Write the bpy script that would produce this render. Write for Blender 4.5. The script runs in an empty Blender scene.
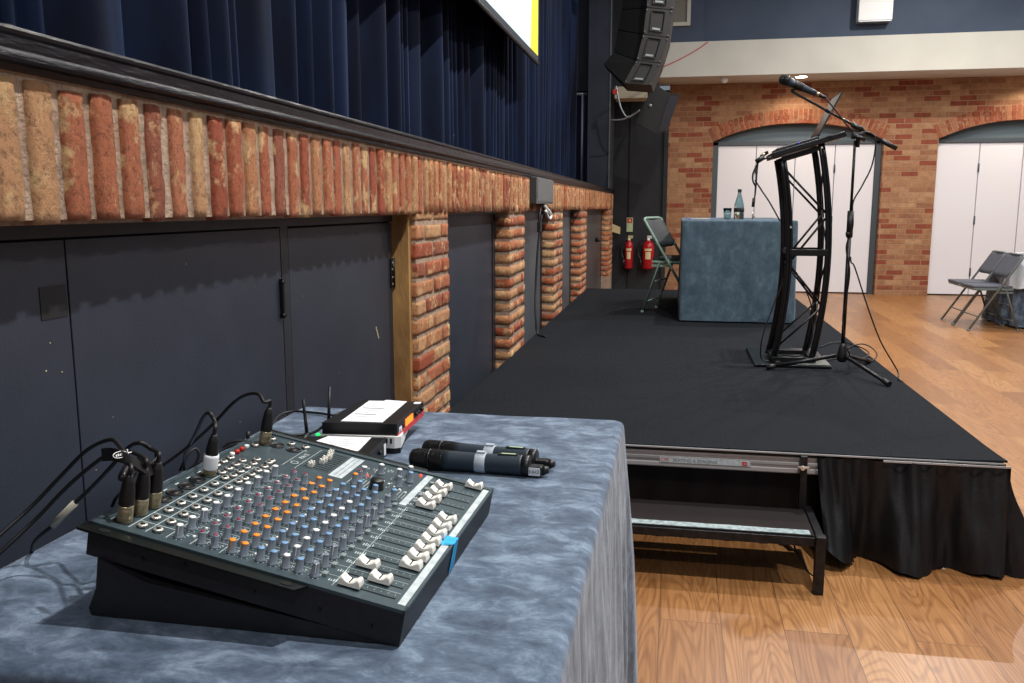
import bpy, bmesh, math, random
from math import sin, cos, pi, radians, atan2, sqrt
from mathutils import Vector, Matrix, noise

random.seed(7)
SC = bpy.context.scene
COL = SC.collection

# ------------------------------------------------------------------ camera
FPX, HY, VX, CX, CY = 860.0, 207.0, 678.0, 512.0, 341.5
pitch = math.atan((CY - HY) / FPX)
yaw = math.atan((VX - CX) / (FPX / cos(pitch)))
FW = Vector((-sin(yaw) * cos(pitch), cos(yaw) * cos(pitch), -sin(pitch)))
RT = Vector((cos(yaw), sin(yaw), 0))
UP = RT.cross(FW)
CAM = Vector((0.97, 0.0, 1.29))
cd = bpy.data.cameras.new('camera')
cam = bpy.data.objects.new('camera', cd)
COL.objects.link(cam)
M = Matrix((RT, UP, -FW)).transposed().to_4x4()
M.translation = CAM
cam.matrix_world = M
cd.sensor_width = 36.0
cd.lens = FPX * 36.0 / 1024.0
cd.clip_start = 0.02
cd.clip_end = 100
SC.camera = cam


def _ray(x, y):
    return FW + RT * ((x - CX) / FPX) - UP * ((y - CY) / FPX)
def at_x(x, y, X):
    d = _ray(x, y); return CAM + d * ((X - CAM.x) / d.x)
def at_y(x, y, Y):
    d = _ray(x, y); return CAM + d * ((Y - CAM.y) / d.y)
def at_z(x, y, Z):
    d = _ray(x, y); return CAM + d * ((Z - CAM.z) / d.z)


# ------------------------------------------------------------------ materials
def srgb(r, g, b):
    def f(c):
        c = c / 255.0
        return c / 12.92 if c <= 0.04045 else ((c + 0.055) / 1.055) ** 2.4
    return (f(r), f(g), f(b), 1.0)

MATS = {}
def mat(name, c1, rough=0.5, metal=0.0, c2=None, nscale=20.0, detail=4.0, bump=0.0, bscale=None,
        spec=0.5, sheen=0.0, emit=None, estr=1.0, stretch=(1, 1, 1), trans=0.0, lo=0.35, hi=0.65, coat=0.0, alpha=1.0):
    m = bpy.data.materials.new(name)
    m.use_nodes = True
    nt = m.node_tree; N = nt.nodes; L = nt.links
    b = N['Principled BSDF']
    b.inputs['Base Color'].default_value = c1
    b.inputs['Roughness'].default_value = rough
    b.inputs['Metallic'].default_value = metal
    b.inputs['Specular IOR Level'].default_value = spec
    b.inputs['Sheen Weight'].default_value = sheen
    b.inputs['Transmission Weight'].default_value = trans
    b.inputs['Coat Weight'].default_value = coat
    b.inputs['Alpha'].default_value = alpha
    if emit is not None:
        b.inputs['Emission Color'].default_value = emit
        b.inputs['Emission Strength'].default_value = estr
    if c2 is not None or bump > 0:
        tc = N.new('ShaderNodeTexCoord'); mp = N.new('ShaderNodeMapping')
        mp.inputs['Scale'].default_value = stretch
        L.new(tc.outputs['Object'], mp.inputs['Vector'])
        if c2 is not None:
            nz = N.new('ShaderNodeTexNoise'); nz.inputs['Scale'].default_value = nscale
            nz.inputs['Detail'].default_value = detail
            L.new(mp.outputs[0], nz.inputs['Vector'])
            rp = N.new('ShaderNodeValToRGB')
            rp.color_ramp.elements[0].position = lo; rp.color_ramp.elements[0].color = c1
            rp.color_ramp.elements[1].position = hi; rp.color_ramp.elements[1].color = c2
            L.new(nz.outputs['Fac'], rp.inputs['Fac'])
            L.new(rp.outputs['Color'], b.inputs['Base Color'])
        if bump > 0:
            nb = N.new('ShaderNodeTexNoise'); nb.inputs['Scale'].default_value = bscale or nscale
            nb.inputs['Detail'].default_value = 6
            L.new(mp.outputs[0], nb.inputs['Vector'])
            bp = N.new('ShaderNodeBump'); bp.inputs['Strength'].default_value = bump
            bp.inputs['Distance'].default_value = 0.01
            L.new(nb.outputs['Fac'], bp.inputs['Height'])
            L.new(bp.outputs['Normal'], b.inputs['Normal'])
    MATS[name] = m
    return m

def brick_piece_mat():
    """fired clay, one random tone per brick (attribute rnd) with mottled cream and dark patches"""
    m = bpy.data.materials.new('clay_brick'); m.use_nodes = True
    nt = m.node_tree; N = nt.nodes; L = nt.links; b = N['Principled BSDF']
    b.inputs['Roughness'].default_value = 0.85
    at = N.new('ShaderNodeAttribute'); at.attribute_name = 'rnd'
    rp = N.new('ShaderNodeValToRGB'); cr = rp.color_ramp
    cr.interpolation = 'CONSTANT'
    tones = [srgb(178, 96, 62), srgb(190, 128, 86), srgb(164, 80, 50), srgb(202, 152, 108), srgb(182, 106, 70), srgb(194, 140, 98), srgb(156, 86, 60), srgb(186, 114, 78)]
    cr.elements[0].color = tones[0]; cr.elements[0].position = 0
    cr.elements[1].color = tones[1]; cr.elements[1].position = 1 / 8
    for i in range(2, 8):
        e = cr.elements.new(i / 8); e.color = tones[i]
    L.new(at.outputs['Fac'], rp.inputs['Fac'])
    tc = N.new('ShaderNodeTexCoord')
    off = N.new('ShaderNodeVectorMath'); off.operation = 'ADD'
    mu = N.new('ShaderNodeVectorMath'); mu.operation = 'SCALE'; mu.inputs['Scale'].default_value = 40
    cb = N.new('ShaderNodeCombineXYZ')
    for k in range(3): L.new(at.outputs['Fac'], cb.inputs[k])
    L.new(cb.outputs[0], mu.inputs[0]); L.new(mu.outputs[0], off.inputs[0]); L.new(tc.outputs['Object'], off.inputs[1])
    n1 = N.new('ShaderNodeTexNoise'); n1.inputs['Scale'].default_value = 14; n1.inputs['Detail'].default_value = 7; n1.inputs['Roughness'].default_value = .7
    L.new(off.outputs[0], n1.inputs['Vector'])
    r1 = N.new('ShaderNodeValToRGB'); r1.color_ramp.elements[0].position = .52; r1.color_ramp.elements[1].position = .62
    L.new(n1.outputs['Fac'], r1.inputs['Fac'])
    mx = N.new('ShaderNodeMix'); mx.data_type = 'RGBA'
    L.new(r1.outputs['Color'], mx.inputs['Factor']); L.new(rp.outputs['Color'], mx.inputs['A'])
    mx.inputs['B'].default_value = srgb(220, 182, 130)
    n2 = N.new('ShaderNodeTexNoise'); n2.inputs['Scale'].default_value = 75; n2.inputs['Detail'].default_value = 8; n2.inputs['Roughness'].default_value = .82
    L.new(off.outputs[0], n2.inputs['Vector'])
    r2 = N.new('ShaderNodeValToRGB'); r2.color_ramp.elements[0].position = .36; r2.color_ramp.elements[1].position = .5
    r2.color_ramp.elements[0].color = (.22, .17, .15, 1); r2.color_ramp.elements[1].color = (1, 1, 1, 1)
    L.new(n2.outputs['Fac'], r2.inputs['Fac'])
    m2 = N.new('ShaderNodeMix'); m2.data_type = 'RGBA'; m2.blend_type = 'MULTIPLY'; m2.inputs['Factor'].default_value = .8
    L.new(mx.outputs['Result'], m2.inputs['A']); L.new(r2.outputs['Color'], m2.inputs['B'])
    L.new(m2.outputs['Result'], b.inputs['Base Color'])
    bp = N.new('ShaderNodeBump'); bp.inputs['Strength'].default_value = 1.0; bp.inputs['Distance'].default_value = .010
    L.new(n2.outputs['Fac'], bp.inputs['Height']); L.new(bp.outputs['Normal'], b.inputs['Normal'])
    MATS['clay_brick'] = m
    return m

def brick_wall_mat():
    m = bpy.data.materials.new('back_brickwork'); m.use_nodes = True
    nt = m.node_tree; N = nt.nodes; L = nt.links; b = N['Principled BSDF']
    b.inputs['Roughness'].default_value = 0.85
    tc = N.new('ShaderNodeTexCoord')
    sp = N.new('ShaderNodeSeparateXYZ'); L.new(tc.outputs['Object'], sp.inputs[0])
    cb = N.new('ShaderNodeCombineXYZ')
    ad = N.new('ShaderNodeMath'); ad.operation = 'ADD'
    L.new(sp.outputs['X'], ad.inputs[0]); L.new(sp.outputs['Y'], ad.inputs[1])
    L.new(ad.outputs[0], cb.inputs['X']); L.new(sp.outputs['Z'], cb.inputs['Y'])
    br = N.new('ShaderNodeTexBrick')
    br.inputs['Scale'].default_value = 1.0
    br.inputs['Brick Width'].default_value = .235; br.inputs['Row Height'].default_value = .075
    br.inputs['Mortar Size'].default_value = .006; br.inputs['Mortar Smooth'].default_value = .3
    br.inputs['Bias'].default_value = 0
    br.inputs['Color1'].default_value = (0, 0, 0, 1); br.inputs['Color2'].default_value = (1, 1, 1, 1)
    br.inputs['Mortar'].default_value = (.5, .5, .5, 1)
    L.new(cb.outputs[0], br.inputs['Vector'])
    rp = N.new('ShaderNodeValToRGB'); cr = rp.color_ramp; cr.interpolation = 'LINEAR'
    cr.elements[0].color = srgb(176, 138, 104); cr.elements[0].position = 0
    cr.elements[1].color = srgb(138, 70, 48); cr.elements[1].position = 1
    e = cr.elements.new(.45); e.color = srgb(160, 116, 84)
    e = cr.elements.new(.78); e.color = srgb(148, 102, 74)
    e = cr.elements.new(.83); e.color = srgb(140, 74, 50)
    L.new(br.outputs['Color'], rp.inputs['Fac'])
    nz = N.new('ShaderNodeTexNoise'); nz.inputs['Scale'].default_value = 17; nz.inputs['Roughness'].default_value = .7; nz.inputs['Detail'].default_value = 6
    L.new(tc.outputs['Object'], nz.inputs['Vector'])
    r2 = N.new('ShaderNodeValToRGB'); r2.color_ramp.elements[0].position = .3; r2.color_ramp.elements[1].position = .7
    r2.color_ramp.elements[0].color = (.62, .58, .55, 1); r2.color_ramp.elements[1].color = (1.15, 1.12, 1.06, 1)
    L.new(nz.outputs['Fac'], r2.inputs['Fac'])
    mm = N.new('ShaderNodeMix'); mm.data_type = 'RGBA'; mm.blend_type = 'MULTIPLY'; mm.inputs['Factor'].default_value = 1
    L.new(rp.outputs['Color'], mm.inputs['A']); L.new(r2.outputs['Color'], mm.inputs['B'])
    mo = N.new('ShaderNodeMix'); mo.data_type = 'RGBA'
    L.new(br.outputs['Fac'], mo.inputs['Factor']); L.new(mm.outputs['Result'], mo.inputs['A'])
    mo.inputs['B'].default_value = srgb(158, 124, 96)
    L.new(mo.outputs['Result'], b.inputs['Base Color'])
    bp = N.new('ShaderNodeBump'); bp.inputs['Strength'].default_value = .5; bp.inputs['Distance'].default_value = .01; bp.invert = True
    L.new(br.outputs['Fac'], bp.inputs['Height']); L.new(bp.outputs['Normal'], b.inputs['Normal'])
    MATS['back_brickwork'] = m

def plank_mat():
    m = bpy.data.materials.new('oak_planks'); m.use_nodes = True
    nt = m.node_tree; N = nt.nodes; L = nt.links; b = N['Principled BSDF']
    b.inputs['Roughness'].default_value = 0.36
    tc = N.new('ShaderNodeTexCoord'); sp = N.new('ShaderNodeSeparateXYZ'); L.new(tc.outputs['Object'], sp.inputs[0])
    cb = N.new('ShaderNodeCombineXYZ'); L.new(sp.outputs['Y'], cb.inputs['X']); L.new(sp.outputs['X'], cb.inputs['Y'])
    br = N.new('ShaderNodeTexBrick'); br.inputs['Scale'].default_value = 1
    br.inputs['Brick Width'].default_value = 1.3; br.inputs['Row Height'].default_value = .19
    br.inputs['Mortar Size'].default_value = .0012; br.inputs['Mortar Smooth'].default_value = 0
    br.inputs['Color1'].default_value = (0, 0, 0, 1); br.inputs['Color2'].default_value = (1, 1, 1, 1); br.inputs['Mortar'].default_value = (.5, .5, .5, 1)
    br.offset = .37
    L.new(cb.outputs[0], br.inputs['Vector'])
    rp = N.new('ShaderNodeValToRGB'); cr = rp.color_ramp
    cr.elements[0].color = srgb(172, 126, 80); cr.elements[1].color = srgb(142, 98, 60)
    e = cr.elements.new(.5); e.color = srgb(160, 113, 69)
    L.new(br.outputs['Color'], rp.inputs['Fac'])
    # cathedral grain: stretched noise bands, offset per plank
    mul = N.new('ShaderNodeVectorMath'); mul.operation = 'MULTIPLY'; mul.inputs[1].default_value = (1.0, .10, 1)
    L.new(tc.outputs['Object'], mul.inputs[0])
    cb2 = N.new('ShaderNodeCombineXYZ'); mk = N.new('ShaderNodeMath'); mk.operation = 'MULTIPLY'; mk.inputs[1].default_value = 23
    L.new(br.outputs['Color'], mk.inputs[0]); L.new(mk.outputs[0], cb2.inputs['Z']); L.new(mk.outputs[0], cb2.inputs['X'])
    ad = N.new('ShaderNodeVectorMath'); ad.operation = 'ADD'; L.new(mul.outputs[0], ad.inputs[0]); L.new(cb2.outputs[0], ad.inputs[1])
    n1 = N.new('ShaderNodeTexNoise'); n1.inputs['Scale'].default_value = 6.5; n1.inputs['Detail'].default_value = 1.2; n1.inputs['Distortion'].default_value = .25
    L.new(ad.outputs[0], n1.inputs['Vector'])
    w = N.new('ShaderNodeMath'); w.operation = 'MULTIPLY'; w.inputs[1].default_value = 190; L.new(n1.outputs['Fac'], w.inputs[0])
    s = N.new('ShaderNodeMath'); s.operation = 'SINE'; L.new(w.outputs[0], s.inputs[0])
    r3 = N.new('ShaderNodeValToRGB'); r3.color_ramp.elements[0].position = 0; r3.color_ramp.elements[1].position = .55
    r3.color_ramp.elements[0].color = (.60, .52, .45, 1); r3.color_ramp.elements[1].color = (1, 1, 1, 1)
    mr = N.new('ShaderNodeMapRange'); mr.inputs['From Min'].default_value = -1; L.new(s.outputs[0], mr.inputs['Value'])
    L.new(mr.outputs[0], r3.inputs['Fac'])
    n2 = N.new('ShaderNodeTexNoise'); n2.inputs['Scale'].default_value = 90; n2.inputs['Detail'].default_value = 4
    m3 = N.new('ShaderNodeVectorMath'); m3.operation = 'MULTIPLY'; m3.inputs[1].default_value = (1.0, .04, 1)
    L.new(tc.outputs['Object'], m3.inputs[0]); L.new(m3.outputs[0], n2.inputs['Vector'])
    r4 = N.new('ShaderNodeValToRGB'); r4.color_ramp.elements[0].position = .35; r4.color_ramp.elements[1].position = .6
    r4.color_ramp.elements[0].color = (.75, .7, .64, 1); r4.color_ramp.elements[1].color = (1.05, 1.05, 1.05, 1)
    L.new(n2.outputs['Fac'], r4.inputs['Fac'])
    a = N.new('ShaderNodeMix'); a.data_type = 'RGBA'; a.blend_type = 'MULTIPLY'; a.inputs['Factor'].default_value = .6
    L.new(rp.outputs['Color'], a.inputs['A']); L.new(r3.outputs['Color'], a.inputs['B'])
    c = N.new('ShaderNodeMix'); c.data_type = 'RGBA'; c.blend_type = 'MULTIPLY'; c.inputs['Factor'].default_value = .9
    L.new(a.outputs['Result'], c.inputs['A']); L.new(r4.outputs['Color'], c.inputs['B'])
    mo = N.new('ShaderNodeMix'); mo.data_type = 'RGBA'; L.new(br.outputs['Fac'], mo.inputs['Factor'])
    L.new(c.outputs['Result'], mo.inputs['A']); mo.inputs['B'].default_value = srgb(92, 64, 42)
    L.new(mo.outputs['Result'], b.inputs['Base Color'])
    MATS['oak_planks'] = m

brick_piece_mat()
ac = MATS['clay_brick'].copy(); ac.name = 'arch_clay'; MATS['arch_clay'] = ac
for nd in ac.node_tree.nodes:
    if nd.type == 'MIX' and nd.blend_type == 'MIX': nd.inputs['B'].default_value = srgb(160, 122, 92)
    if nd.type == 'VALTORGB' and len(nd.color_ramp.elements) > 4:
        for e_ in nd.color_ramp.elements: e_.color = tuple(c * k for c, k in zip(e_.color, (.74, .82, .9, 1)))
brick_wall_mat(); plank_mat()
mat('mortar', srgb(172, 150, 130), .95, c2=srgb(142, 120, 102), nscale=30, bump=.6, bscale=120)
mat('cupboard_paint', srgb(42, 48, 61), .5, c2=srgb(37, 43, 55), nscale=6, bump=.06, bscale=200)
mat('cupboard_frame', srgb(36, 40, 49), .5, c2=srgb(28, 31, 38), nscale=14)
mat('near_black', srgb(12, 12, 14), .7)
mat('black_gap', srgb(5, 5, 6), .9)
mat('raw_timber', srgb(182, 142, 86), .8, c2=srgb(132, 98, 56), nscale=9, stretch=(1, 1, .35), bump=.4, bscale=60)
mat('lip_wood', srgb(19, 19, 28), .3, c2=srgb(12, 12, 19), nscale=30, spec=.28, stretch=(1, .2, 1), bump=.25, bscale=70)
mat('velvet', srgb(13, 26, 52), .75, sheen=.22, c2=srgb(7, 13, 30), nscale=5, stretch=(1, 1, .3), spec=.1)  # vertical colour streaks paint in part of the velvet sheen
_b = MATS['velvet'].node_tree.nodes['Principled BSDF']; _b.inputs['Sheen Tint'].default_value = (.16, .34, .8, 1); _b.inputs['Sheen Roughness'].default_value = .35
mat('proscenium_paint', srgb(44, 52, 64), .7, c2=srgb(36, 42, 54), nscale=3, bump=.05)
mat('purple_flat', srgb(30, 24, 56), .9)
mat('dark_wall', srgb(32, 34, 39), .75, c2=srgb(26, 28, 32), nscale=4)
mat('navy_wall', srgb(66, 78, 96), .8, c2=srgb(58, 70, 88), nscale=2)
mat('cream_paint', srgb(200, 198, 188), .8, c2=srgb(192, 190, 180), nscale=2)
mat('door_white', srgb(226, 224, 228), .55)
mat('door_grey', srgb(66, 74, 80), .5)
mat('arch_grey', srgb(84, 98, 104), .6)
mat('carpet', srgb(37, 41, 47), .95, c2=srgb(25, 28, 33), nscale=220, bump=.9, bscale=380, spec=.15)
mat('aluminium', srgb(186, 186, 188), .4, .25, c2=srgb(150, 150, 152), nscale=6, stretch=(.1, 1, 8))
mat('skirt_cloth', srgb(11, 12, 16), .55, sheen=.0, spec=.4, bump=.15, bscale=60)
mat('step_ply', srgb(27, 22, 23), .8, spec=.25, c2=srgb(30, 23, 22), nscale=12, stretch=(.3, 1, 1), bump=.2)
mat('step_steel', srgb(46, 46, 50), .42, .6, c2=srgb(30, 30, 32), nscale=40)
mat('nosing', srgb(168, 184, 186), .5, c2=srgb(120, 136, 140), nscale=60)
mat('white_plastic', srgb(228, 228, 226), .45)
mat('paper', srgb(232, 234, 238), .8)
mat('ink', srgb(120, 124, 132), .8)
mat('print_black', srgb(20, 20, 22), .8)
mat('red_print', srgb(196, 40, 28), .6)
mat('black_plastic', srgb(19, 20, 23), .42)
mat('black_rubber', srgb(13, 13, 15), .5)
mat('black_metal', srgb(17, 18, 21), .38, .3)
mat('box_metal', srgb(24, 25, 28), .42, .3)
mat('chrome', srgb(226, 222, 212), .34, .75)
mat('brass', srgb(190, 178, 150), .36, .75, c2=srgb(140, 128, 102), nscale=80)
mat('desk_side', srgb(26, 25, 30), .5, c2=srgb(18, 17, 20), nscale=90)
mat('desk_panel', srgb(60, 76, 82), .4, c2=srgb(52, 67, 73), nscale=30, spec=.5)
mat('ear_metal', srgb(30, 36, 35), .32, .5)
mat('print_white', srgb(196, 208, 208), .6)
mat('knob_grey', srgb(112, 122, 133), .45)
mat('cap_white', srgb(232, 234, 234), .5)
mat('cap_orange', srgb(246, 142, 30), .5)
mat('cap_maroon', srgb(136, 30, 62), .5)
mat('cap_blue', srgb(112, 152, 192), .5)
mat('cap_black', srgb(30, 32, 34), .5)
mat('button_grey', srgb(126, 136, 138), .5)
mat('label_tape', srgb(196, 206, 208), .6, c2=srgb(168, 180, 184), nscale=60)
mat('blue_tape', srgb(40, 170, 226), .6)
mat('fader_white', srgb(236, 234, 226), .45)
mat('display_orange', srgb(255, 120, 20), .4, emit=srgb(255, 112, 16), estr=1.6)
mat('band_red', srgb(196, 58, 66), .5)
mat('led_red', srgb(255, 40, 20), .4, emit=srgb(255, 60, 30), estr=2)
mat('led_green', srgb(40, 220, 110), .4, emit=srgb(30, 220, 100), estr=1.2)
mat('led_blue', srgb(40, 60, 255), .4, emit=srgb(30, 60, 255), estr=1.5)
mat('mic_body', srgb(44, 54, 64), .42, .2)
mat('mic_grille', srgb(14, 14, 16), .6, .5, bump=1, bscale=900)
mat('mic_band', srgb(170, 180, 190), .5)
mat('sleeve', srgb(168, 164, 150), .4)
mat('ext_red', srgb(170, 18, 30), .35)
mat('sign_cream', srgb(206, 196, 150), .7)
mat('sign_red', srgb(190, 60, 50), .7)
mat('sign_green', srgb(168, 190, 150), .7)
mat('green_metal', srgb(128, 156, 142), .45, .1)
mat('seat_dark', srgb(38, 42, 46), .6)
mat('grey_metal', srgb(104, 114, 114), .4, .2)
mat('grey_seat', srgb(74, 78, 88), .6)
mat('glass', srgb(225, 240, 238), .03, trans=1.0)
mat('bottle_glass', srgb(214, 234, 228), .04, trans=.95)
mat('screen_white', srgb(170, 190, 190), .8, emit=srgb(205, 236, 240), estr=.5)
mat('screen_yellow', srgb(190, 180, 50), .8, emit=srgb(236, 222, 50), estr=.4)
mat('screen_border', srgb(24, 34, 50), .7)
mat('laptop_screen', srgb(50, 42, 40), .12, emit=srgb(90, 80, 74), estr=.25)
mat('laptop_body', srgb(60, 62, 66), .35, .6)
mat('plate_black', srgb(30, 34, 36), .3, .5)
mat('plate_reflection', srgb(120, 126, 122), .35, .6)
mat('junction_grey', srgb(104, 106, 106), .6, c2=srgb(92, 94, 95), nscale=40)
mat('junction_dark', srgb(44, 46, 50), .6)
mat('lamp_glow', (1, 1, 1, 1), .5, emit=(1, .88, .68, 1), estr=14)
mat('picture_mat', srgb(120, 116, 104), .8)
mat('picture_frame', srgb(186, 182, 168), .6)
mat('shelf_beige', srgb(176, 164, 142), .8)
mat('steel_grey', srgb(150, 156, 160), .4, .5)
mat('white_cloth', srgb(220, 226, 232), .8, c2=srgb(206, 212, 220), nscale=10)

def velour(name, a, b_, c_, vsc=13):
    m = bpy.data.materials.new(name); m.use_nodes = True
    nt = m.node_tree; N = nt.nodes; L = nt.links; b = N['Principled BSDF']
    b.inputs['Roughness'].default_value = .85; b.inputs['Sheen Weight'].default_value = .15; b.inputs['Specular IOR Level'].default_value = .2
    tc = N.new('ShaderNodeTexCoord')
    n1 = N.new('ShaderNodeTexNoise'); n1.inputs['Scale'].default_value = vsc; n1.inputs['Detail'].default_value = 9; n1.inputs['Roughness'].default_value = .72; n1.inputs['Distortion'].default_value = .35
    mp = N.new('ShaderNodeMapping'); mp.inputs['Scale'].default_value = (1, 1.6, .8); mp.inputs['Rotation'].default_value = (0, 0, .5)
    L.new(tc.outputs['Object'], mp.inputs['Vector']); L.new(mp.outputs[0], n1.inputs['Vector'])
    rp = N.new('ShaderNodeValToRGB'); cr = rp.color_ramp
    cr.elements[0].position = .36; cr.elements[0].color = a; cr.elements[1].position = .66; cr.elements[1].color = c_
    e = cr.elements.new(.5); e.color = b_
    L.new(n1.outputs['Fac'], rp.inputs['Fac']); L.new(rp.outputs['Color'], b.inputs['Base Color'])
    bp = N.new('ShaderNodeBump'); bp.inputs['Strength'].default_value = .3; bp.inputs['Distance'].default_value = .004
    L.new(n1.outputs['Fac'], bp.inputs['Height']); L.new(bp.outputs['Normal'], b.inputs['Normal'])
    MATS[name] = m
velour('velour_blue', srgb(58, 72, 90), srgb(84, 100, 120), srgb(126, 144, 164), 13)
velour('velour_teal', srgb(60, 78, 90), srgb(70, 89, 103), srgb(86, 106, 119), 13)


# ------------------------------------------------------------------ mesh builder
class MB:
    def __init__(s):
        s.v = []; s.f = []; s.mi = []; s.rnd = []; s.cur = 0; s.r = 0.0; s.smooth = []; s.sm = False
    def add(s, vs, fs, xf=None, mi=None, smooth=None):
        o = len(s.v)
        for p in vs:
            p = Vector(p)
            if xf is not None: p = xf @ p
            s.v.append(p); s.rnd.append(s.r)
        for f in fs:
            s.f.append([o + i for i in f]); s.mi.append(s.cur if mi is None else mi)
            s.smooth.append(s.sm if smooth is None else smooth)
        return s
    def box(s, x0, x1, y0, y1, z0, z1, xf=None, mi=None, bev=0.0):
        if bev > 0:
            return s.bbox(x0, x1, y0, y1, z0, z1, bev, xf, mi)
        vs = [(x, y, z) for z in (z0, z1) for y in (y0, y1) for x in (x0, x1)]
        fs = [(0, 2, 3, 1), (4, 5, 7, 6), (0, 1, 5, 4), (2, 6, 7, 3), (0, 4, 6, 2), (1, 3, 7, 5)]
        return s.add(vs, fs, xf, mi, False)
    def bbox(s, x0, x1, y0, y1, z0, z1, b, xf=None, mi=None):
        bm = bmesh.new()
        bmesh.ops.create_cube(bm, size=1)
        for v in bm.verts:
            v.co = Vector(((x0 + x1) / 2 + v.co.x * (x1 - x0), (y0 + y1) / 2 + v.co.y * (y1 - y0), (z0 + z1) / 2 + v.co.z * (z1 - z0)))
        bmesh.ops.bevel(bm, geom=bm.edges[:], offset=b, segments=2, affect='EDGES', profile=.6)
        s.addbm(bm, xf, mi, False); return s
    def addbm(s, bm, xf=None, mi=None, smooth=False):
        bm.verts.index_update()
        s.add([v.co.copy() for v in bm.verts], [[v.index for v in f.verts] for f in bm.faces], xf, mi, smooth)
        bm.free()
    def prism(s, poly, d0, d1, axis='y', xf=None, mi=None):
        """polygon of (a,b); axis y: (x,z); axis x: (y,z); axis z: (x,y)"""
        n = len(poly)
        def mk(a, b, d):
            return (a, d, b) if axis == 'y' else ((d, a, b) if axis == 'x' else (a, b, d))
        vs = [mk(a, b, d0) for a, b in poly] + [mk(a, b, d1) for a, b in poly]
        fs = [list(range(n))[::-1], [n + i for i in range(n)]] + [(i, (i + 1) % n, n + (i + 1) % n, n + i) for i in range(n)]
        return s.add(vs, fs, xf, mi, False)
    def cone(s, p0, p1, r0, r1, seg=12, mi=None, caps=True, smooth=True):
        p0 = Vector(p0); p1 = Vector(p1); d = (p1 - p0).normalized()
        a = d.orthogonal().normalized(); b = d.cross(a)
        vs = []
        for p, r in ((p0, r0), (p1, r1)):
            for i in range(seg):
                t = 2 * pi * i / seg
                vs.append(p + a * (r * cos(t)) + b * (r * sin(t)))
        fs = [(i, (i + 1) % seg, seg + (i + 1) % seg, seg + i) for i in range(seg)]
        s.add(vs, fs, None, mi, smooth)
        if caps:
            o = len(s.v) - 2 * seg
            s.f.append([o + i for i in range(seg)][::-1]); s.f.append([o + seg + i for i in range(seg)])
            k = s.cur if mi is None else mi
            s.mi += [k, k]; s.smooth += [False, False]
        return s
    def cyl(s, p0, p1, r, seg=12, mi=None, smooth=True):
        return s.cone(p0, p1, r, r, seg, mi, True, smooth)
    def lathe(s, prof, xf=None, seg=20, mi=None, smooth=True):
        """profile of (r,z) bottom to top"""
        vs = []; n = len(prof)
        for r, z in prof:
            for i in range(seg):
                t = 2 * pi * i / seg; vs.append((r * cos(t), r * sin(t), z))
        fs = []
        for k in range(n - 1):
            for i in range(seg):
                fs.append((k * seg + i, k * seg + (i + 1) % seg, (k + 1) * seg + (i + 1) % seg, (k + 1) * seg + i))
        fs.append([i for i in range(seg)][::-1]); fs.append([(n - 1) * seg + i for i in range(seg)])
        return s.add(vs, fs, xf, mi, smooth)
    def tube(s, pts, r, seg=8, mi=None, caps=True, radii=None, smooth=True):
        pts = [Vector(p) for p in pts]; n = len(pts)
        tang = [(pts[min(i + 1, n - 1)] - pts[max(i - 1, 0)]).normalized() for i in range(n)]
        a = tang[0].orthogonal().normalized(); vs = []
        for i in range(n):
            t = tang[i]; a = (a - t * a.dot(t)).normalized(); b = t.cross(a)
            rr = radii[i] if radii else r
            for k in range(seg):
                th = 2 * pi * k / seg; vs.append(pts[i] + a * (rr * cos(th)) + b * (rr * sin(th)))
        fs = []
        for i in range(n - 1):
            for k in range(seg):
                fs.append((i * seg + k, i * seg + (k + 1) % seg, (i + 1) * seg + (k + 1) % seg, (i + 1) * seg + k))
        if caps:
            fs.append([k for k in range(seg)][::-1]); fs.append([(n - 1) * seg + k for k in range(seg)])
        return s.add(vs, fs, None, mi, smooth)
    def grid(s, nu, nv, fn, mi=None, smooth=True):
        vs = [fn(i / nu, j / nv) for j in range(nv + 1) for i in range(nu + 1)]
        fs = [(j * (nu + 1) + i, j * (nu + 1) + i + 1, (j + 1) * (nu + 1) + i + 1, (j + 1) * (nu + 1) + i) for j in range(nv) for i in range(nu)]
        return s.add(vs, fs, None, mi, smooth)
    def lump(s, x0, x1, y0, y1, z0, z1, cuts=(2, 3, 5), amp=.002, edge=.35, mi=None, skip_back=False):
        """worn brick: subdivided box, rounded corners, noisy faces"""
        c = Vector(((x0 + x1) / 2, (y0 + y1) / 2, (z0 + z1) / 2)); h = Vector(((x1 - x0) / 2, (y1 - y0) / 2, (z1 - z0) / 2))
        rad = .0035; seed = Vector((random.random() * 50, random.random() * 50, random.random() * 50))
        nx, ny, nz = cuts; verts = {}; vs = []; fs = []
        def vid(i, j, k):
            key = (i, j, k)
            if key not in verts:
                p = Vector((-1 + 2 * i / nx, -1 + 2 * j / ny, -1 + 2 * k / nz))
                q = Vector((p.x * h.x, p.y * h.y, p.z * h.z))
                inner = Vector((max(-h.x + rad, min(h.x - rad, q.x)), max(-h.y + rad, min(h.y - rad, q.y)), max(-h.z + rad, min(h.z - rad, q.z))))
                d = q - inner
                if d.length > 1e-6: q = inner + d.normalized() * rad
                nv = noise.noise_vector((q + seed) * 34) * amp + noise.noise_vector((q + seed) * 110) * amp * .5
                verts[key] = len(vs); vs.append(c + q + nv)
            return verts[key]
        for j in range(ny):
            for k in range(nz):
                if not skip_back: fs.append((vid(0, j, k), vid(0, j, k + 1), vid(0, j + 1, k + 1), vid(0, j + 1, k)))
                fs.append((vid(nx, j, k), vid(nx, j + 1, k), vid(nx, j + 1, k + 1), vid(nx, j, k + 1)))
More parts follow.
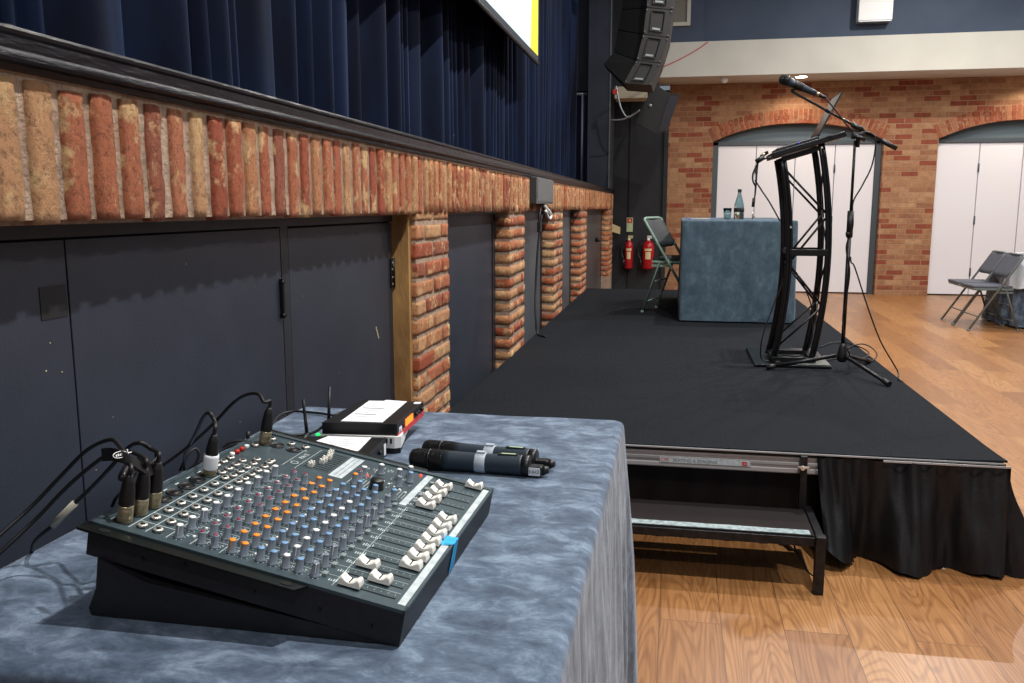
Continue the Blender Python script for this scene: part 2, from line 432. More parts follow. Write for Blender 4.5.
        for i in range(nx):
            for k in range(nz):
                fs.append((vid(i, 0, k), vid(i + 1, 0, k), vid(i + 1, 0, k + 1), vid(i, 0, k + 1)))
                fs.append((vid(i, ny, k), vid(i, ny, k + 1), vid(i + 1, ny, k + 1), vid(i + 1, ny, k)))
            for j in range(ny):
                fs.append((vid(i, j, 0), vid(i, j + 1, 0), vid(i + 1, j + 1, 0), vid(i + 1, j, 0)))
                fs.append((vid(i, j, nz), vid(i + 1, j, nz), vid(i + 1, j + 1, nz), vid(i, j + 1, nz)))
        return s.add(vs, fs, None, mi, True)


def link_mesh(name, mb, mats, parent=None, off=None):
    me = bpy.data.meshes.new(name)
    off = Vector((0, 0, 0)) if off is None else off
    me.from_pydata([tuple(v - off) for v in mb.v], [], mb.f)
    if not isinstance(mats, (list, tuple)): mats = [mats]
    for m in mats: me.materials.append(MATS[m])
    me.polygons.foreach_set('material_index', mb.mi)
    me.polygons.foreach_set('use_smooth', mb.smooth)
    if any(r != 0 for r in mb.rnd):
        a = me.attributes.new('rnd', 'FLOAT', 'POINT'); a.data.foreach_set('value', mb.rnd)
    me.update()
    o = bpy.data.objects.new(name, me); COL.objects.link(o)
    if parent is not None: o.parent = parent
    return o

def struct(name, mb, mats, parent=None):
    o = link_mesh(name, mb, mats, parent)
    if parent is None: o['kind'] = 'structure'
    return o

class Thing:
    """an Empty at the base of a thing; parts are added in world coordinates"""
    def __init__(s, name, label, cat, loc, group=None, rz=0.0):
        s.o = bpy.data.objects.new(name, None); COL.objects.link(s.o)
        s.o.location = loc; s.loc = Vector(loc); s.o.rotation_euler = (0, 0, rz)
        s.o.empty_display_size = .05
        s.o['label'] = label; s.o['category'] = cat
        if group: s.o['group'] = group
    def part(s, name, mb, mats, label=None, under=None, local=False):
        o = link_mesh(name, mb, mats, under or s.o, Vector((0, 0, 0)) if local else s.loc)
        if label: o['label'] = label
        return o

def single(name, mb, mats, label, cat, group=None, loc=None):
    """a thing that is one mesh"""
    if loc is None:
        n = len(mb.v); loc = Vector((sum(v.x for v in mb.v) / n, sum(v.y for v in mb.v) / n, min(v.z for v in mb.v)))
    loc = Vector(loc)
    o = link_mesh(name, mb, mats, None, loc); o.location = loc
    o['label'] = label; o['category'] = cat
    if group: o['group'] = group
    return o

def text_into(mb, txt, size, xf, mi=None, extrude=0.0004, align='LEFT'):
    c = bpy.data.curves.new('lettering', 'FONT'); c.body = txt; c.size = size; c.extrude = extrude; c.align_x = align
    c.resolution_u = 3
    o = bpy.data.objects.new('lettering', c); COL.objects.link(o)
    dg = bpy.context.evaluated_depsgraph_get(); dg.update()
    me = bpy.data.meshes.new_from_object(o.evaluated_get(dg))
    mb.add([v.co.copy() for v in me.vertices], [list(p.vertices) for p in me.polygons], xf, mi, False)
    bpy.data.objects.remove(o); bpy.data.curves.remove(c); bpy.data.meshes.remove(me)

def smooth_path(pts, n=8):
    """Catmull-Rom through the points"""
    P = [Vector(p) for p in pts]; P = [P[0] * 2 - P[1]] + P + [P[-1] * 2 - P[-2]]; out = []
    for i in range(1, len(P) - 2):
        a, b, c, d = P[i - 1], P[i], P[i + 1], P[i + 2]
        for k in range(n):
            t = k / n
            out.append(.5 * ((2 * b) + (c - a) * t + (2 * a - 5 * b + 4 * c - d) * t * t + (3 * b - a - 3 * c + d) * t ** 3))
    out.append(P[-2]); return out

def frame(o, x, y, z):
    m = Matrix((Vector(x), Vector(y), Vector(z))).transposed().to_4x4(); m.translation = Vector(o); return m

# ================================================================== SETTING
YB = 13.5
# floor
m = MB(); m.box(-.5, 12, -6, 14, -.1, 0); struct('floor', m, 'oak_planks')

# stage front: brick piers, soldier course above the cupboards
PIERS = [(-.9, -.4), (3.13, 3.60), (5.0, 5.49), (6.87, 7.38), (8.8, 9.38), (12.4, 13.2)]
core = MB(); core.cur = 0
core.box(-.6, -.13, -.9, 13.2, 0, 1.27)
core.box(-.6, .0045, -.9, 13.2, 1.270, 1.487)
core.box(-.6, -.012, -.9, 13.2, 1.262, 1.275)
for a, b in PIERS: core.box(-.6, .0025, a + .0015, b - .003, 0, 1.28)
wall = struct('wall_left', core, 'mortar')
br = MB()
y = -.9; i = 0
while y < 13.18:
    w = .0735 + random.uniform(-.004, .004); g = .0205 + random.uniform(-.004, .005)
    br.r = random.uniform(.01, .99)
    near = y < 3.2
    px = random.uniform(-.002, .005)
    br.lump(-.09, .0095 + px, y, min(y + w - g, 13.2), 1.266 + random.uniform(-.004, .003), 1.478 + random.uniform(-.003, .003),
            (2, 3, 12) if near else (1, 2, 5), .0032 if near else .002)
    y += w; i += 1
o = struct('soldier_course', br, 'clay_brick', wall)
br = MB()
for pi_, (a, b) in enumerate(PIERS):
    W = b - a; z = 0.0 if pi_ < 2 else .30; row = pi_
    cuts = (5, 7, 4) if pi_ == 1 else (2, 3, 2)
    while z < 1.25:
        h = .0560; seg = [(0, .5), (.5, 1)] if row % 2 == 0 else [(0, .25), (.25, .75), (.75, 1)]
        for (s0, s1) in seg:
            br.r = random.uniform(.01, .99)
            y0 = a + s0 * W + .008; y1 = a + s1 * W - .008
            if s0 == 0: y0 = a + (-.006 if row % 2 == 0 else -.001)
            if s1 == 1: y1 = b + (.002 if row % 2 == 0 else -.002)
            br.lump(-.12, .0065 + random.uniform(-.002, .004), y0, y1, z + .006, z + .006 + h + random.uniform(-.004, .002), cuts, .003)
        z += .0725; row += 1
struct('pier_bricks', br, 'clay_brick', wall)

# cupboard fronts under the stage
XD = -.078
fr = MB()
fr.box(-.13, XD + .003, -.4, 3.096, 1.238, 1.272)           # head board
fr.box(-.13, XD + .001, 2.168, 2.212, 0, 1.24)             # stile
fr.box(-.128, XD - .012, -.4, 3.096, 0, 1.24, mi=1)         # dark shadow gap behind the leaves
struct('trim_1', fr, ['cupboard_frame', 'black_gap'])
def leaf(n, y0, y1, z0, z1, x=XD, mt='cupboard_paint'):
    m = MB(); m.box(x - .018, x, y0, y1, z0, z1, bev=.0012); return struct('door_%d' % n, m, mt)
d1 = leaf(1, -.38, 1.332, .03, 1.234)
d2 = leaf(2, 1.336, 2.166, .03, 1.234)
d3 = leaf(3, 2.216, 3.092, .03, 1.232)
h = MB(); h.bbox(XD, XD + .012, 2.150, 2.160, .992, 1.10, .003); h.cyl((XD, 2.155, 1.09), (XD + .014, 2.155, 1.09), .006); h.cyl((XD, 2.155, 1.0), (XD + .014, 2.155, 1.0), .006)
struct('door_handle', h, 'black_metal', d2)
h = MB()
h.bbox(XD, XD + .006, 3.065, 3.09, .991, 1.10, .002); h.cyl((XD + .006, 3.091, .991), (XD + .006, 3.091, 1.1), .006)
for zz in (1.005, 1.03, 1.06, 1.085): h.cyl((XD + .005, 3.077, zz), (XD + .008, 3.077, zz), .003, mi=1)
struct('hinge', h, ['black_metal', 'chrome'], d3)
m = MB(); m.box(XD - .001, XD + .0012, 1.263, 1.327, 1.101, 1.157)
single('tape_square', m, 'near_black', 'small black tape square stuck beside the seam of the large cupboard door', 'tape')
# scuffs of bare filler on the doors
m = MB()
for (px, py, r) in [(46, 371, .0018), (50, 343, .0015), (62, 372, .0014), (377, 330, .002), (378, 334, .002), (186, 264, .0013), (96, 470, .0012), (240, 422, .0012), (303, 296, .0014), (338, 272, .001), (113, 417, .0011), (339, 373, .001)]:
    p = at_x(px, py, XD); m.cone((XD, p.y, p.z), (XD + .0008, p.y, p.z), r, r * .8, 6)
for k in range(5): 
    p = at_x(376 + k * .6, 328 + k * 2.3, XD); m.box(XD, XD + .0012, p.y - .002, p.y + .002, p.z - .004, p.z + .004)
struct('paint_chip', m, 'sign_cream', d2)
# timber post beside the first pier
m = MB(); m.bbox(-.13, -.014, 3.096, 3.130, 0, 1.266, .002); struct('trim_2', m, 'raw_timber')
# the further bays
def bay(n, y0, y1, x, mt, lowz=.3):
    f = MB(); f.box(-.2, x, y0, y1, lowz - .3, 1.262, mi=0); f.box(-.2, x + .006, y0, y1, 1.205, 1.262)
    f.box(-.2, x + .008, y1 - .07, y1, lowz - .3, 1.205)
    d = leaf(n, y0 + .01, y1 - .085, lowz - .28, 1.196, x + .004, mt)
    f2 = struct('door_frame', f, 'cupboard_frame', d)
    return d
mat('bay_paint', srgb(74, 80, 86), .5, c2=srgb(66, 72, 78), nscale=5)
mat('bay_steel', srgb(88, 92, 98), .38, .5, c2=srgb(70, 74, 80), nscale=3)
bay(4, 3.6, 5.0, -.092, 'cupboard_paint')
m = MB(); m.box(-.1, -.02, 3.6, 4.75, 1.256, 1.264); struct('trim_3', m, 'junction_grey')
bay(5, 5.49, 6.87, -.10, 'bay_paint')
bay(6, 7.38, 8.8, -.10, 'bay_paint')
d7 = bay(7, 9.38, 12.4, -.10, 'bay_steel')
h = MB(); h.bbox(-.096, -.05, 9.75, 9.83, .80, .86, .008); h.cyl((-.09, 11.5, .86), (-.04, 11.5, .86), .03); struct('door_handle', h, 'black_metal', d7)

# stage lip (moulded board) and stage floor
lip = [(-.3, 1.487), (.012, 1.487), (.014, 1.496), (.026, 1.498), (.031, 1.502), (.031, 1.506), (.027, 1.510), (.026, 1.514), (.027, 1.532), (.030, 1.536), (.031, 1.541), (.028, 1.546), (.020, 1.548), (-.3, 1.548)]
m = MB(); m.prism(lip, -.9, 13.24); struct('trim_4', m, 'lip_wood')
m = MB(); m.box(-3, -.3, -.9, 13.2, 1.44, 1.53); struct('stage_floor', m, 'near_black')

# stage curtain
yend = at_x(575, 100, -.22).y
curt = MB()
folds = []
yy_ = -.9
while yy_ < yend:
    w = random.choice([.05, .07, .09, .12, .17, .22]) * random.uniform(.8, 1.2); folds.append((yy_, w, random.uniform(.03, .05) + w * .22)); yy_ += w
def curtain(u, v):
    y = -.9 + u * (yend + .9); z = 1.532 + v * 4.4
    x = -.22
    for (a, w, d) in folds:
        if a <= y < a + w:
            t = (y - a) / w; x += d * (sin(pi * t) ** 1.3) * (1 + .25 * sin(2 * pi * t + a * 9)) - .03; break
    x += .012 * noise.noise(Vector((y * 3, z * .5, 0))) + .008 * noise.noise(Vector((y * 9, z * .8, 4)))
    return Vector((x, y + .02 * noise.noise(Vector((y * 1.5, z * .6, 9))), z))
curt.grid(1100, 14, curtain)
single('stage_curtain', curt, 'velvet', 'dark blue velvet stage curtain hanging in deep vertical folds above the brick ledge', 'curtain', loc=(-.22, 0, 1.53))

# proscenium return, purple flat behind the curtain end
xl = at_y(588, 100, 12.4).x
m = MB(); m.box(xl, -.0, 12.4, 13.2, 1.548, 6.2); m.box(-.012, .006, 12.39, 12.41, 1.55, 6.2, mi=1)  # thin grey strip paints the highlight along the corner edge
struct('wall_proscenium', m, ['proscenium_paint', 'junction_grey'])
m = MB(); m.box(-2.5, xl, 12.9, 13.0, 1.5, 6.2); struct('wall_stage_side', m, 'purple_flat')
p0 = at_y(583, 94, 12.6); p1 = at_y(577.5, 180, 12.6)
m = MB(); m.cyl((p0.x, 12.6, 1.53), (p0.x, 12.6, p0.z), .022); m.cyl((p0.x - .14, 12.6, p0.z), (p0.x + .06, 12.6, p0.z), .02)
single('curtain_pole', m, 'steel_grey', 'thin pale upright pole with short crossbar at the far end of the stage curtain', 'pole', loc=(p0.x, 12.6, 1.53))

# back wall with two arched openings
A1 = (1.46, 3.87); A2 = (4.60, 7.01)
def arch_z(x, a):
    xc = (a[0] + a[1]) / 2; h = (a[1] - a[0]) / 2
    return 2.255 + .25 * (1 - abs((x - xc) / h) ** 2.3)
bw = MB(); TH = .45
def pillar(x0, x1): bw.box(x0, x1, YB, YB + TH, 0, 3.2)
pillar(.80, A1[0]); pillar(A1[1], A2[0]); pillar(A2[1], 12)
for a in (A1, A2):
    n = 40
    for k in range(n):
        xa = a[0] + (a[1] - a[0]) * k / n; xb = a[0] + (a[1] - a[0]) * (k + 1) / n
        za, zb = arch_z(xa, a), arch_z(xb, a)
        bw.add([(xa, YB, za), (xb, YB, zb), (xb, YB, 3.2), (xa, YB, 3.2), (xa, YB + TH, za), (xb, YB + TH, zb)],
               [(0, 1, 2, 3), (0, 4, 5, 1)], smooth=False)
back = struct('wall_back', bw, 'back_brickwork')
vs = MB()
for a in (A1, A2):
    # soldier bricks following the arch
    n = 36; xc = (a[0] + a[1]) / 2
    for k in range(n):
        x0 = a[0] + (a[1] - a[0]) * (k + .06) / n; x1 = a[0] + (a[1] - a[0]) * (k + .8) / n
        z0, z1 = arch_z(x0, a), arch_z(x1, a); vs.r = random.choice([.3, .06, .3, .55, .8, .95])
        t = atan2(z1 - z0, x1 - x0); nx, nz = -sin(t), cos(t); H = .2
        vs.add([(x0, YB - .006, z0), (x1, YB - .006, z1), (x1 + nx * H, YB - .006, z1 + nz * H), (x0 + nx * H, YB - .006, z0 + nz * H),
                (x0, YB + .05, z0), (x1, YB + .05, z1), (x1 + nx * H, YB + .05, z1 + nz * H), (x0 + nx * H, YB + .05, z0 + nz * H)],
               [(0, 1, 2, 3), (4, 7, 6, 5), (0, 4, 5, 1), (1, 5, 6, 2), (2, 6, 7, 3), (3, 7, 4, 0)], smooth=False)
struct('arch_bricks', vs, 'arch_clay', back)
dn = 8
for ai, a in enumerate((A1, A2)):
    yd = YB + .16
    fw = .08 if ai == 0 else .02
    f = MB()
    f.box(a[0], a[0] + fw, yd - .05, yd + .05, 0, 2.25); f.box(a[1] - .08, a[1], yd - .05, yd + .05, 0, 2.25)
    f.box(a[0], a[1], yd - .05, yd + .05, 2.205, 2.26)
    n = 30; top = []
    for k in range(n + 1):
        x = a[0] + (a[1] - a[0]) * k / n; top.append((x, arch_z(x, a) + .01))
    f.prism([(a[0], 2.25)] + top + [(a[1], 2.25)], yd - .01, yd + .03, 'y', mi=1)
    f.box(a[0] + fw, a[1] - .08, yd + .01, yd + .03, 0, .02, mi=0)
    frm = struct('door_frame_%d' % (ai + 1), f, ['door_grey', 'arch_grey'])
    x0 = a[0] + fw; wv = (a[1] - .08 - x0) / 4
    for k in range(4):
        m = MB(); m.bbox(x0 + k * wv + .006, x0 + (k + 1) * wv - .006, yd - .02, yd + .02, .02, 2.20, .004)
        dd = struct('door_%d' % dn, m, 'door_white'); dn += 1
        if k % 2 == 0:
            h = MB()
            for hz in (.35, 1.1, 1.85): h.cyl((x0 + (k + 1) * wv, yd - .028, hz - .06), (x0 + (k + 1) * wv, yd - .028, hz + .06), .012)
            struct('hinge', h, 'door_grey', dd)

# ceiling beam (soffit) and the wall over it
m = MB(); m.box(.5, 12, 12.71, 13.6, 3.093, 3.56); struct('trim_5', m, 'cream_paint')
m = MB(); m.box(1.24, 12, 12.78, 13.6, 3.56, 6.2); m.box(.5, 1.24, 12.72, 13.6, 3.56, 6.2); struct('wall_upper', m, 'navy_wall')
m = MB(); m.box(-.6, .5, 12.75, 13.6, 2.94, 6.2); m.box(-.6, .80, 13.38, 13.6, 0, 3.0)
m.box(.22, .235, 13.37, 13.39, 0, 2.9, mi=1); m.box(.74, .80, 13.34, 13.5, 0, 3.0)
struct('wall_recess', m, ['dark_wall', 'black_gap'])

# ================================================================== STAGING
DZ = .40
st = Thing('stage_platform', 'low black carpeted stage platform with aluminium edge and black valance', 'stage', (1.05, 6.3, 0))
m = MB()
def carp(u, v):
    x = .004 + u * 2.132; y = 3.20 + v * 6.30
    z = DZ + .0015 * noise.noise(Vector((x * 2, y * 2, 0)))
    e = max(0, 1 - (y - 3.20) / .05); z += .003 * e * abs(noise.noise(Vector((x * 3.1, 0, 3)))) + .0015 * e
    c = max(0, 1 - math.hypot(x - 2.136, y - 3.20) / .25); z += .006 * c
    return Vector((x, y, z))
m.grid(60, 120, carp)
m.grid(60, 1, lambda u, v: carp(u, 0) + Vector((0, 0, -.007 * v)))
m.grid(1, 120, lambda u, v: carp(1, v) + Vector((0, 0, -.007 * u)))
st.part('carpet', m, 'carpet')
m = MB(); m.box(.01, 2.12, 3.235, 9.48, DZ - .03, DZ - .008); 
for y in (3.9, 5.2, 6.5, 7.8): m.box(.01, 2.13, y, y + .03, DZ - .08, DZ - .03)
st.part('deck_board', m, 'near_black')
# edge rail, grooved aluminium
rail = [(a + .035, b) for a, b in [(3.19, .318), (3.168, .318), (3.166, .322), (3.166, .334), (3.171, .337), (3.171, .346), (3.166, .349), (3.166, .358), (3.171, .361), (3.171, .369), (3.166, .372), (3.166, .379), (3.190, .379)]]
m = MB(); m.prism(rail, .02, 1.545, 'x')
m.prism([(3.207, .379), (3.225, .379), (3.225, .394), (3.207, .394)], .02, 2.11, 'x', mi=1)
m.prism([(3.192, .393), (3.225, .393), (3.225, .398), (3.192, .398)], .02, 2.125, 'x')
rl = st.part('edge_rail', m, ['aluminium', 'black_metal'], 'grooved aluminium edge rail')
pl = MB(); pl.box(.930, 1.262, 3.1985, 3.2018, .336, .3555)
pl.box(1.232, 1.250, 3.1978, 3.1987, .3385, .3532, mi=1); pl.box(1.236, 1.246, 3.197, 3.198, .344, .3465)
xf = Matrix.Translation((.934, 3.1982, .3405)) @ Matrix.Rotation(pi / 2, 4, 'X')
text_into(pl, 'CPS', .0185, xf, mi=1)
xf = Matrix.Translation((.978, 3.1982, .3408)) @ Matrix.Rotation(pi / 2, 4, 'X')
text_into(pl, 'SEATING & STAGING', .0175, xf, mi=2, extrude=.0006)
lab = st.part('name_label', pl, ['label_tape', 'red_print', 'ink'], under=rl)
for (x, y) in ((.08, 3.36), (2.05, 3.36), (2.05, 6.3), (.08, 6.3), (2.05, 9.4), (.08, 9.4)):
    m = MB(); m.cyl((x, y, 0), (x, y, DZ - .03), .024); st.part('leg', m, 'black_metal')
# inner black cloth behind the steps, added for darkness under the deck
m = MB(); m.grid(60, 4, lambda u, v: Vector((.02 + u * 1.50, 3.31 + .012 * sin(u * 70) * (1 - v), .004 + v * .36)))
st.part('dark_backing', m, 'skirt_cloth')
# valance on the open edge and around the corner
path = []
L1 = .64; L2 = 6.2
sk = MB()
def skirt(u, v):
    v = max(0.0, v)
    # u along, v 0 top ..1 bottom
    s = u * (L1 + .2 + L2)
    f = v ** 1.25
    ph = 2 * pi * s / .062
    amp = .004 + .006 * (1 - v)
    big = .06 * f * (sin(2 * pi * s / .27 + .6) + .5 * sin(2 * pi * s / .41 + 2) + .3 * noise.noise(Vector((s * 6, v * 2, 1))))
    wob = amp * sin(ph + 1.5 * noise.noise(Vector((s * 4, 0, 0)))) * (1 - .5 * v) + big + .055 * f
    fold = .03 * noise.noise(Vector((s * 20, v * 1.0, 5))) + .010 * noise.noise(Vector((s * 60, v * 3, 2))) * min(1, v * 3)
    wob += fold
    if s < L1: bx, by, nx, ny = 1.495 + s, 3.190, 0, -1
    elif s < L1 + .2:
        t = (s - L1) / .2 * pi / 2; bx, by, nx, ny = 2.135, 3.190, sin(t), -cos(t); wob += .05 * f * sin(2 * t)
    else: bx, by, nx, ny = 2.135, 3.190 + (s - L1 - .2), 1, 0
    zb = .004 + max(0, .012 * sin(2 * pi * s / .3 + 2)) 
    z = (DZ - .012) * (1 - v) + zb * v
    if s < .12: zb2 = .07 * (1 - s / .12); z = (DZ - .012) * (1 - v) + (zb + zb2) * v
    return Vector((bx + nx * wob + (.03 * f if s < .12 else 0), by + ny * wob, z))
sk.grid(620, 22, skirt)
st.part('valance', sk, 'skirt_cloth', 'gathered black cloth valance')
m = MB(); m.box(1.72, 2.14, 3.176, 3.181, DZ - .014, DZ - .008); st.part('valance_track', m, 'aluminium')

# step unit
sp = Thing('step_unit', 'dark single step unit with worn pale nosing hooked onto the stage edge', 'step', (1.0, 3.0, 0))
XL, XR = .42, 1.487
m = MB(); m.bbox(XL, XR - .032, 2.905, 3.165, .165, .196, .002); sp.part('tread', m, 'step_ply')
m = MB()
def nos(u, v): 
    x = XL + .03 + u * (XR - XL - .075); return Vector((x, 2.908 + v * (.040 + .004 * noise.noise(Vector((x * 14, 0, 0)))), .1975 + .0008 * noise.noise(Vector((x * 30, v, 0)))))
m.grid(90, 1, nos); m.grid(90, 1, lambda u, v: nos(u, 0) + Vector((0, -.001, -.006 * v)))
sp.part('nosing_strip', m, 'nosing', 'worn pale anti slip nosing')
m = MB(); m.bbox(XL, XR - .03, 2.895, 2.925, .160, .190, .002); sp.part('front_rail', m, 'step_steel')
for x in (XL, XR - .032):
    m = MB(); m.bbox(x, x + .032, 2.868, 2.900, .0, .203, .002); m.box(x + .003, x + .029, 2.87, 2.898, -.0, .004); sp.part('leg', m, 'step_steel')
    m = MB(); m.bbox(x + .003, x + .029, 2.89, 3.196, .176, .200, .002); sp.part('side_rail', m, 'step_steel')
    m = MB(); m.bbox(x - .018, x + .006, 3.172, 3.196, .19, .392, .002); sp.part('upright', m, 'step_steel')
    m = MB(); m.cyl((x - .03, 3.168, .352), (x + .012, 3.168, .352), .005, mi=0); m.cyl((x - .012, 3.173, .352), (x - .012, 3.158, .352), .008); sp.part('clamp_bolt', m, 'chrome')
m = MB(); m.tube(smooth_path([(1.40, 3.05, .165), (1.41, 3.02, .10), (1.43, 2.98, .075), (1.44, 2.93, .06), (1.455, 2.90, .055)]), .003, 6); sp.part('lanyard', m, 'black_rubber')

# ================================================================== cloth covered tables
def cloth_table(x0, x1, y0, y1, zt, zb, flare, seed, nseg=160, cflare=.05):
    """cloth as one surface: rounded top plus hanging sides with soft folds"""
    mb = MB()
    ring = []
    R = .03
    per = []
    def rr(t):
        # point and outward normal on the rounded rectangle, t in 0..1
        Lx, Ly = x1 - x0 - 2 * R, y1 - y0 - 2 * R; arc = pi * R / 2; tot = 2 * (Lx + Ly) + 4 * arc; s = t * tot
        segs = [('l', (x0 + R, y0), (1, 0), Lx, (0, -1)), ('a', (x1 - R, y0 + R), -pi / 2, arc, None), ('l', (x1, y0 + R), (0, 1), Ly, (1, 0)), ('a', (x1 - R, y1 - R), 0, arc, None),
                ('l', (x1 - R, y1), (-1, 0), Lx, (0, 1)), ('a', (x0 + R, y1 - R), pi / 2, arc, None), ('l', (x0, y1 - R), (0, -1), Ly, (-1, 0)), ('a', (x0 + R, y0 + R), pi, arc, None)]
        for g in segs:
            if s <= g[3] + 1e-9:
                if g[0] == 'l': return g[1][0] + g[2][0] * s, g[1][1] + g[2][1] * s, g[4][0], g[4][1], 0
                a = g[2] + s / R; return g[1][0] + R * cos(a), g[1][1] + R * sin(a), cos(a), sin(a), sin(min(1, s / arc) * pi)
            s -= g[3]
        return x0 + R, y0, 0, -1, 0
    n = nseg; rows = [0.0, .006, .014, .024, .04, .07, .12, .18, .26, .36, .5, .65, .8, .92, 1.0]
    H = zt - zb
    vs = []
    for d in rows:
        for i in range(n):
            t = i / n; x, y, nx, ny, cor = rr(t)
            per_ = t * 40
            r = .014
            if d * H < r: a = math.acos(1 - d * H / r) if d * H < r else pi / 2; off = -r + r * sin(a)
            else: off = 0
            dd = d ** .8
            f = (flare + .35 * flare * noise.noise(Vector((cos(2 * pi * t) * 5 + seed, sin(2 * pi * t) * 5, 0))) * 2) * dd
            f += dd * .022 * noise.noise(Vector((x * 9 + seed, y * 9, d * 1.2))) + .004 * min(1, d * 12) * noise.noise(Vector((x * 45 + seed, y * 45, d * 3)))
            f += cor * cflare * dd
            z = zt - d * H
            wav = .0025 * noise.noise(Vector((x * 6, y * 6, seed))) * (1 - d)
            vs.append((x + nx * (off + f), y + ny * (off + f), z + wav))
    fs = []
    for k in range(len(rows) - 1):
        for i in range(n):
            fs.append((k * n + i, (k + 1) * n + i, (k + 1) * n + (i + 1) % n, k * n + (i + 1) % n))
    mb.add(vs, fs, smooth=True)
    # top surface: inner rings
    top = [Vector(vs[i]) for i in range(n)]; c = Vector(((x0 + x1) / 2, (y0 + y1) / 2, zt))
    rings = 14; tv = []
    for k in range(rings):
        s = 1 - k / rings
        for p in top:
            q = c + (p - c) * s; q.z = zt + .0012 * noise.noise(Vector((q.x * 7, q.y * 7, seed))) if k else p.z; tv.append(q)
    o = len(mb.v); tv.append(c); fs = []
    for k in range(rings - 1):
        for i in range(n): fs.append((k * n + i, k * n + (i + 1) % n, (k + 1) * n + (i + 1) % n, (k + 1) * n + i))
    for i in range(n): fs.append(((rings - 1) * n + i, (rings - 1) * n + (i + 1) % n, rings * n))
    mb.add(tv, fs, smooth=True)
    return mb
def trestle(name, label, x0, x1, y0, y1, zt, zb):
    t = Thing(name, label, 'table', ((x0 + x1) / 2, (y0 + y1) / 2, zb))
    m = MB(); m.bbox(x0 + .02, x1 - .02, y0 + .02, y1 - .02, zt - .035, zt - .006, .004); t.part('tabletop', m, 'near_black')
    for x in (x0 + .06, x1 - .06):
        for y in (y0 + .1, y1 - .1):
            m = MB(); m.cyl((x, y, zb), (x, y, zt - .035), .014); t.part('leg', m, 'black_metal')
TZ = .75
trestle('folding_table', 'folding table under the blue grey cloth that carries the mixing desk', -.028, .845, .825, 2.165, TZ, 0)
cl = cloth_table(-.03, .85, .82, 2.17, TZ, .01, .025, 3.3, 420)
for v in cl.v: v.x = max(v.x, -.07)
single('tablecloth', cl, 'velour_blue', 'mottled blue grey velour cloth on the table with the mixing desk', 'tablecloth', loc=(.41, 1.5, 0))
T2 = 1.19
trestle('folding_table', 'folding table on the stage under the teal blue cloth', 1.01, 1.85, 6.84, 8.58, T2, DZ)
single('tablecloth', cloth_table(1.005, 1.865, 6.82, 8.6, T2, DZ + .012, .002, 8.1, 300, .012), 'velour_teal', 'teal blue floor length velour cloth on the stage table with the bottle', 'tablecloth', loc=(1.43, 7.7, DZ))

# ================================================================== MIXING DESK
P0 = Vector((.655, .95, .797)); BK = Vector((.22, .945, .880)); PL = (BK - P0).length
eu = (BK - P0).normalized(); ev = Vector((.02, 1, 0)).normalized(); en = ev.cross(eu) * -1
if en.z < 0: en = -en
eu = ev.cross(en); 
if eu.x > 0: eu = -eu
PW = .476
def PU(u, v, w=0.0): return P0 + eu * u + ev * v + en * w
# frame: local x = v (along channels), y = u (towards wall), z = normal.  right handed check
FR = frame((0, 0, 0), ev, eu, en)
def pframe(u, v, w=0.0): return Matrix.Translation(PU(u, v, w)) @ FR
desk = Thing('mixing_desk', 'dark audio mixing desk with rows of grey knobs and white faders', 'mixing desk', (.43, 1.19, TZ))
# tray: slanted upper case
m = MB()
m.box(0, PW, .0, PL, -.046, -.002, xf=pframe(0, 0), mi=0)
desk.part('case', m, ['desk_side'])
m = MB()
zb = TZ + .0015
x0f = .636
prof = [(.645, zb), (.640, zb + .004), (.30, .805), (.232, .833), (.226, .79), (.213, zb + .01), (.216, zb)]
cs = []
for yy0, k in ((.004, 0), (PW - .004, 1)):
    pts = []
    for (x, z) in prof: pts.append(Vector((x + .02 * yy0, .95 + yy0, z)))
    cs.append(pts)
n = len(prof); m.add(cs[0] + cs[1], [list(range(n)), [n + i for i in range(n)][::-1]] + [(i, n + i, n + (i + 1) % n, (i + 1) % n) for i in range(n)], smooth=False)
desk.part('base_wedge', m, 'desk_side')
m = MB(); m.box(.001, PW - .001, .001, PL - .001, -.002, .0, xf=pframe(0, 0))
# raised lips on the four sides
m.box(0, .012, 0, PL, -.002, .0025, xf=pframe(0, 0)); m.box(PW - .010, PW, 0, PL, -.002, .0025, xf=pframe(0, 0)); m.box(0, PW, 0, .003, -.004, .0025, xf=pframe(0, 0)); m.box(0, PW, PL - .008, PL, -.002, .0015, xf=pframe(0, 0))
desk.part('top_panel', m, 'desk_panel')
for s in (0, 1):
    m = MB()
    a, b = (-.019, .001) if s == 0 else (PW - .001, PW + .019)
    u0 = .128
    m.prism([(a, u0 + .012 if s == 0 else u0 + .0), (a, PL + .004), (b, PL + .004), (b, u0)] , -.004, -.0005, 'z', xf=pframe(0, 0))
    e = desk.part('rack_ear', m, 'ear_metal')
    for uu in (.155, PL - .03):
        k = MB(); k.prism([((a + b) / 2 + .005 * cos(t) , uu + .0085 * sin(t)) for t in [i * pi / 6 for i in range(12)]], -.0006, .0002, 'z', xf=pframe(0, 0)); desk.part('slot_hole', k, 'black_gap', under=e)
for (uu, ww) in ((.11, -.028), (.04, -.030), (.2, -.03), (.30, -.02), (.36, -.03)):
    m = MB(); c = PU(uu, -.0005, ww); m.cyl(c, c - ev * .0015, .0028, 8); desk.part('screw', m, 'box_metal')
